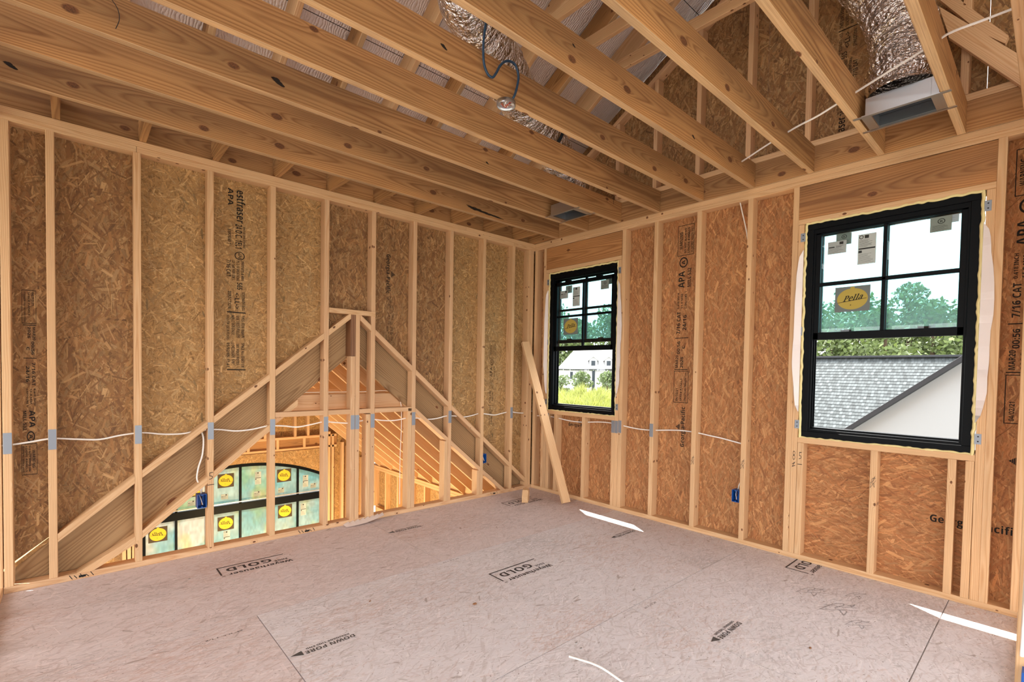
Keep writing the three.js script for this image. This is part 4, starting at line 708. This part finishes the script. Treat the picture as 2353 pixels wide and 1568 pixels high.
// loose lumber
{
  const A = V(-0.2, 0.0, 0.715), B = V(-0.15, 1.645, 0.022), L = B.clone().sub(A).normalize(), g = group('leaning_board', 'pale two-by-four leaning into the room corner', 'lumber', A.toArray());
  beam('board', V(0, 0.01, 0), B.clone().sub(A), 0.089, 0.038, M.stud, g, V(-0.25, 0, 0.97), { u: 1.3, v: 0.7 });
  const b = new Acc(); b.plate([[0, 0], [0.115, 0], [0.122, 0.06], [0.09, 0.098], [0.03, 0.095], [-0.012, 0.05]], 'z', -0.019, 0.019, { ang: 0.2 });
  const m = b.mesh('offcut_block', M.stud); m.position.set(-0.5, 0, 0.43); m.rotation.y = 0.7; m.scale.set(1.25, 1.25, 1.6); tag(m, 'small angled wood offcut standing on the floor by the corner', 'offcut');
  const s = P(1308, 1509, 'y', 0.006), e = P(1436, 1572, 'y', 0.006), m2 = s.clone().lerp(e, 0.55); m2.y += 0.02;
  tag(tube('trim_strip', [s, m2, e], 0.005, M.cable, null, 6), 'thin bowed pale strip lying on the floor', 'strip');
  const pc = new Acc(), n = 8; for (let i = 0; i < n; i++) { const f = (k) => -2.2 + 0.36 * k / n, zf = (k) => 0.03 + 0.03 * Math.sin(k / n * 3), yf = (k) => 0.006 + 0.025 * (k / n) ** 1.5; pc.quad(V(f(i), yf(i), zf(i) + 0.05 * (1 - i / n)), V(f(i + 1), yf(i + 1), zf(i + 1) + 0.05 * (1 - (i + 1) / n)), V(f(i + 1), yf(i + 1) + 0.02, 0.004), V(f(i), yf(i) + 0.004, 0.004), [0, 0], [1, 0], [1, 1], [0, 1]); }
  tag(pc.mesh('paper_scrap', M.wrap), 'curled white paper scrap against the bottom plate under the ridge studs', 'paper');
    for (const [u, v, r, k] of [[1091, 1390, 0.012, 0], [435, 1331, 0.006, 1], [1862, 1491, 0.008, 0], [1324, 1478, 0.006, 1], [1335, 1491, 0.006, 1], [850, 1383, 0.006, 0]]) { const q = P(u, v, 'y', 0), c = new THREE.DodecahedronGeometry(r, 0); c.scale(1.2, 0.5, 0.7); const m3 = put('wood_chip', c, k ? M.zinc : M.lvl); m3.position.set(q.x, r * 0.42, q.z); tag(m3, k ? 'tiny bright metal scrap on the dusty floor' : 'tiny dark wood chip on the dusty floor', k ? 'metal scrap' : 'wood chip', k ? 'metal scraps on the floor' : 'wood chips on the floor'); }
}

// ================================================================== outdoors
const GY = -3.2;
const ground = structure('ground', 'pale sandy ground around the houses', 'ground');
{ const g = new THREE.PlaneGeometry(400, 400); g.rotateX(-Math.PI / 2); put('soil', g, std({ color: new THREE.Color(0.2, 0.2, 0.17), roughness: 1 }), ground).position.set(0, GY, 0); }
// next building: shingle roof with its ridge along z, and a white gable in front
{
  const g = group('neighbouring_house', 'neighbouring house with grey shingle roof and plain white gable beside the large window', 'house', [4.9, GY, 2.0]);
  const o = g.position, rx = 15.1, ry = 1.95, s = 0.833, z0 = -2.6, z1 = 6;
  const shTex = (() => { const [c, q] = canvas(1024, 128), R = mulberry(5); for (let i = 0; i < 64; i++) { const k = 120 + R() * 62; q.fillStyle = `rgb(${k | 0},${k + 4 | 0},${k + 3 | 0})`; q.fillRect(i * 16, 0, 17, 128); q.fillStyle = 'rgba(40,42,46,.5)'; q.fillRect(i * 16, 0, 1.5, 128); } const t = canvasTex(c, 5, 0.3); t.wrapS = t.wrapT = THREE.RepeatWrapping; return t; })();
  const shM = std({ map: shTex, color: new THREE.Color(0.17, 0.185, 0.195), roughness: 0.95 }), n = V(-s, 1, 0).normalize(), d = V(-1, -s, 0).normalize();
  const A = V(rx, ry, 0).sub(o);
  for (let k = 0; k < 62; k++) { const c = A.clone().addScaledVector(d, 0.143 * (k + 0.5)).addScaledVector(n, 0.006); c.z = 0;
    const a = new Acc(); a.beam(c.clone().setZ(z0 - o.z), c.clone().setZ(z1 - o.z), 0.155, 0.012, n.clone().addScaledVector(d, -0.09).normalize(), { c: 0.001, u: hash(k, 1, 2) * 5, v: 0.02 }); a.mesh('shingle_course', shM, g); }
  beam('ridge_cap', V(rx, ry + 0.04, z0).sub(o), V(rx, ry + 0.04, z1).sub(o), 0.3, 0.06, M.trimDark, g);
  plate('roof_back', [[rx - o.x, ry - o.y], [rx + 9 - o.x, ry - 7.5 - o.y], [rx + 9 - o.x, ry - 7.6 - o.y], [rx - 9 - o.x, ry - 7.6 - o.y], [rx - 9 - o.x, ry - 7.5 - o.y]], 'z', z0 - o.z, z1 - o.z - 0.1, shM, g);
  const rk = (z) => 0.856 + 0.85 * (z - 1.84) - 0.24; const X = 0.0;
  const p = (z, y) => [z - o.z, y - o.y];
  const r1 = P(1938, 998, 'x', 4.9), r2 = P(2226, 821, 'x', 4.9), sl = (r2.y - r1.y) / (r2.z - r1.z), yy = (z) => r1.y + sl * (z - r1.z), zl = r1.z - 2.2, zr = r2.z + 2.2;
  plate('gable_wall', [p(zl, GY), p(r2.z + 4.4 + 2, GY), p(r2.z + 6.4, yy(zl)), p(zr, yy(zr)), p(zl, yy(zl))], 'x', 0, 0.15, M.whiteWall, g);
  beam('rake_trim', V(-0.06, yy(zl) + 0.02 - o.y, zl - o.z), V(-0.06, yy(zr) + 0.02 - o.y, zr - o.z), 0.2, 0.06, M.trimDark, g, Y);
}
// distant white house, built facing the window
{
  const D = 90, c = EYE.clone().add(camF.clone().addScaledVector(camR, (1345 - CX) / F).setY(0).multiplyScalar(D)), s = D / F;
  const g = group('white_house', 'distant white house with hipped grey roof and two dormers', 'house', [c.x, GY, c.z]); g.rotation.y = Math.atan2(EYE.x - c.x, EYE.z - c.z);
  const px = (u) => (u - 1345) * s, py = (v) => EYE.y + (861.5 - v) * s - GY;
  const wM = std({ color: new THREE.Color(0.42, 0.42, 0.42), roughness: 0.9 }), rM = std({ color: new THREE.Color(0.25, 0.25, 0.25), roughness: 0.95 }), gl = std({ color: 0x16222a, roughness: 0.2 });
  box('wall', [px(1284), px(1450)], [0, py(856)], [-8, 0], 'x', wM, g);
  const a = new Acc(), e0 = [px(1279), py(854), 0.4], e1 = [px(1455), py(851), 0.4], rd = 5.5, ry = py(861.5 - 56 * (D + rd) / D);
  a.quad(V(...e0), V(...e1), V(px(1455), ry, -rd), V(px(1320), ry, -rd), [0, 0], [1, 0], [1, 1], [0, 1]); a.tri(V(px(1279), py(854), -9), V(...e0), V(px(1320), ry, -rd), [0, 0], [1, 0], [1, 1]); a.quad(V(px(1279), py(854), -9), V(px(1320), ry, -rd), V(px(1455), ry, -rd), V(px(1455), py(851), -9), [0, 0], [1, 0], [1, 1], [0, 1]); a.mesh('roof', rM, g);
  box('fascia', [px(1284), px(1455)], [py(855), py(853.4)], [0.3, 0.5], 'x', M.trimDark, g);
  for (const u of [1362, 1397]) { const d = plate('dormer', [[px(u - 9), py(850)], [px(u + 9), py(850)], [px(u + 9), py(832)], [px(u), py(825)], [px(u - 9), py(832)]], 'z', -3.4, -0.6, wM, g); box('window_pane', [px(u - 4.5), px(u + 4.5)], [py(846), py(833.5)], [-0.64, -0.55], 'x', gl, d); box('sill', [px(u - 8), px(u + 8)], [py(849), py(846.5)], [-0.66, -0.5], 'x', M.trimDark, d);
    for (const q of [-1, 1]) beam('dormer_roof', V(px(u), py(824), -2), V(px(u + q * 12), py(833.5), -2), 3.2, 0.12, rM, d, Y); }
  for (const u of [1313, 1392]) box('window_pane', [px(u - 3), px(u + 3)], [py(876), py(860)], [0, 0.06], 'x', gl, g);
  box('porch_post', [px(1360), px(1366)], [0, py(856)], [0.05, 0.3], 'y', gl, g);
}
// vegetation
const leafG = (() => { const a = new Acc(); a.quad(V(-0.5, 0, 0), V(0, -0.28, 0.1), V(0.5, 0, 0), V(0, 0.28, 0.1), [0, 0], [1, 0], [1, 1], [0, 1]); return a.geo(); })();
const needleG = (() => { const a = new Acc(); for (let k = 0; k < 5; k++) { const t = k * 1.256; a.tri(V(-0.02 * Math.cos(t), 0, -0.02 * Math.sin(t)), V(0.02 * Math.cos(t), 0, 0.02 * Math.sin(t)), V(0.42 * Math.sin(t), 0.9, 0.42 * Math.cos(t)), [0, 0], [1, 0], [0, 1]); } a.tri(V(-0.03, 0, 0), V(0.03, 0, 0), V(0, 1.15, 0), [0, 0], [1, 0], [0, 1]); return a.geo(); })();
const leafM = new THREE.MeshPhysicalMaterial({ color: 0xffffff, roughness: 0.75, transmission: 0.25, thickness: 0, side: THREE.DoubleSide }), barkM = std({ color: 0x4a3b2c, roughness: 1 });
function tree(name, label, cat, grp, u, vTop, depth, rad, seed, o) {
  const q = EYE.clone().add(camF.clone().addScaledVector(camR, (u - CX) / F).setY(0).multiplyScalar(depth)), hor = 854 + (u - 1175) * 0.017, top = EYE.y + (hor - vTop) * depth / F, h = top - GY;
  const g = group(name, label, cat, [q.x, GY, q.z], { group: grp }), R = mulberry(seed);
  const tr = put('trunk', new THREE.CylinderGeometry(h * 0.012, h * 0.025, h * 0.85, 7), barkM, g); tr.position.y = h * 0.425;
  const n = o.n, im = new THREE.InstancedMesh(o.needle ? needleG : leafG, leafM, n); im.name = 'foliage'; im.userData.kind = 'stuff'; im.castShadow = im.receiveShadow = true;
  const m4 = new THREE.Matrix4(), qt = new THREE.Quaternion(), e = new THREE.Euler(), col = new THREE.Color(), lobes = []; for (let i = 0; i < o.lobes; i++) { const y = o.low + (1 - o.low) * R(), w = o.cone ? 1 - y : Math.sin(Math.PI * Math.min(1, 0.25 + 0.72 * y)); const t = R() * 6.28, rr = rad * w * Math.sqrt(R()) * 0.8; lobes.push([rr * Math.cos(t), y * h * 0.93, rr * Math.sin(t), rad * (0.22 + 0.3 * R()) * (o.cone ? 0.8 : 1)]); }
  for (let i = 0; i < n; i++) {
    const l = lobes[Math.floor(R() * lobes.length)], t = R() * 6.28, c = R() * 2 - 1, s = Math.sqrt(1 - c * c), r = l[3] * Math.cbrt(R() * 0.8 + 0.2);
    const p = V(l[0] + r * s * Math.cos(t), l[1] + r * c * 0.8, l[2] + r * s * Math.sin(t)); if (p.y < 0.05) p.y = 0.05;
    if (o.needle) e.set((R() - 0.5) * 1.5, R() * 6, (R() - 0.5) * 1.5); else e.set(R() * 6, R() * 6, R() * 6);
    const sc = o.leaf * (0.6 + 0.8 * R()); m4.compose(p, qt.setFromEuler(e), V(sc, sc, sc)); im.setMatrixAt(i, m4);
    const k = 0.7 + 0.6 * R(); im.setColorAt(i, col.setRGB(o.col[0] * k, o.col[1] * k, o.col[2] * k * (0.7 + 0.6 * R())));
  }
  g.add(im); return g;
}
const broad = { n: 2600, lobes: 20, low: 0.25, leaf: 0.55, col: [0.1, 0.14, 0.035] }, shrub = { n: 2600, lobes: 16, low: 0.15, leaf: 0.22, col: [0.12, 0.17, 0.06] }, pine = { n: 1500, lobes: 24, low: 0.2, leaf: 0.34, needle: true, cone: true, col: [0.3, 0.33, 0.07] };
[[1850, 690, 62, 5], [1905, 700, 58, 5.5], [1965, 668, 66, 6], [2030, 700, 57, 5], [2085, 650, 64, 5.5], [2140, 690, 60, 5.5], [2200, 676, 63, 6], [2262, 690, 58, 6], [2010, 720, 75, 7], [2160, 720, 76, 7]].forEach(([u, v, d, r], i) => tree('broadleaf_tree', 'leafy green tree standing behind the shingle roof', 'tree', 'trees behind the shingle roof', u, v, d, r, 100 + i, broad));
[[1284, 690, 130, 9], [1330, 740, 125, 8], [1400, 705, 135, 9], [1450, 730, 130, 9]].forEach(([u, v, d, r], i) => tree('broadleaf_tree', 'tall tree far behind the white house', 'tree', 'trees behind the white house', u, v, d, r, 140 + i, { ...broad, leaf: 1.0 }));
[[1290, 862, 48, 1.4], [1336, 848, 44, 1.6], [1396, 853, 42, 1.8]].forEach(([u, v, d, r], i) => tree('ornamental_tree', ['rounded shrub at the corner of the white house', 'rounded leafy tree in front of the white house door', 'wide pale-leaved tree in front of the right-hand dormer'][i], 'tree', null, u, v, d, r, 160 + i, shrub));
[[1285, 892, 19, 1.0], [1300, 905, 16, 0.9], [1322, 898, 20, 1.0], [1340, 893, 18, 1.0], [1358, 903, 16, 0.9], [1377, 896, 19, 1.0], [1392, 908, 16, 0.9], [1408, 900, 20, 1.0], [1425, 900, 18, 1.0], [1316, 922, 13, 0.8], [1368, 926, 13, 0.8], [1405, 930, 13, 0.8]].forEach(([u, v, d, r], i) => tree('young_pine', 'young yellow-green pine below the small window', 'pine tree', 'young pines below the small window', u, v, d, r, 180 + i, pine));
[[-4.4, -16], [-1.5, -19], [1.5, -15], [-7, -18]].forEach(([x, z], i) => { const g = tree('broadleaf_tree', 'green tree outside the arched window', 'tree', 'trees outside the arched window', 1300, 700, 20, 2.2, 220 + i, { ...broad, leaf: 0.4, n: 1500 }); g.position.set(x, GY, z); });
renderer.render(scene, camera);
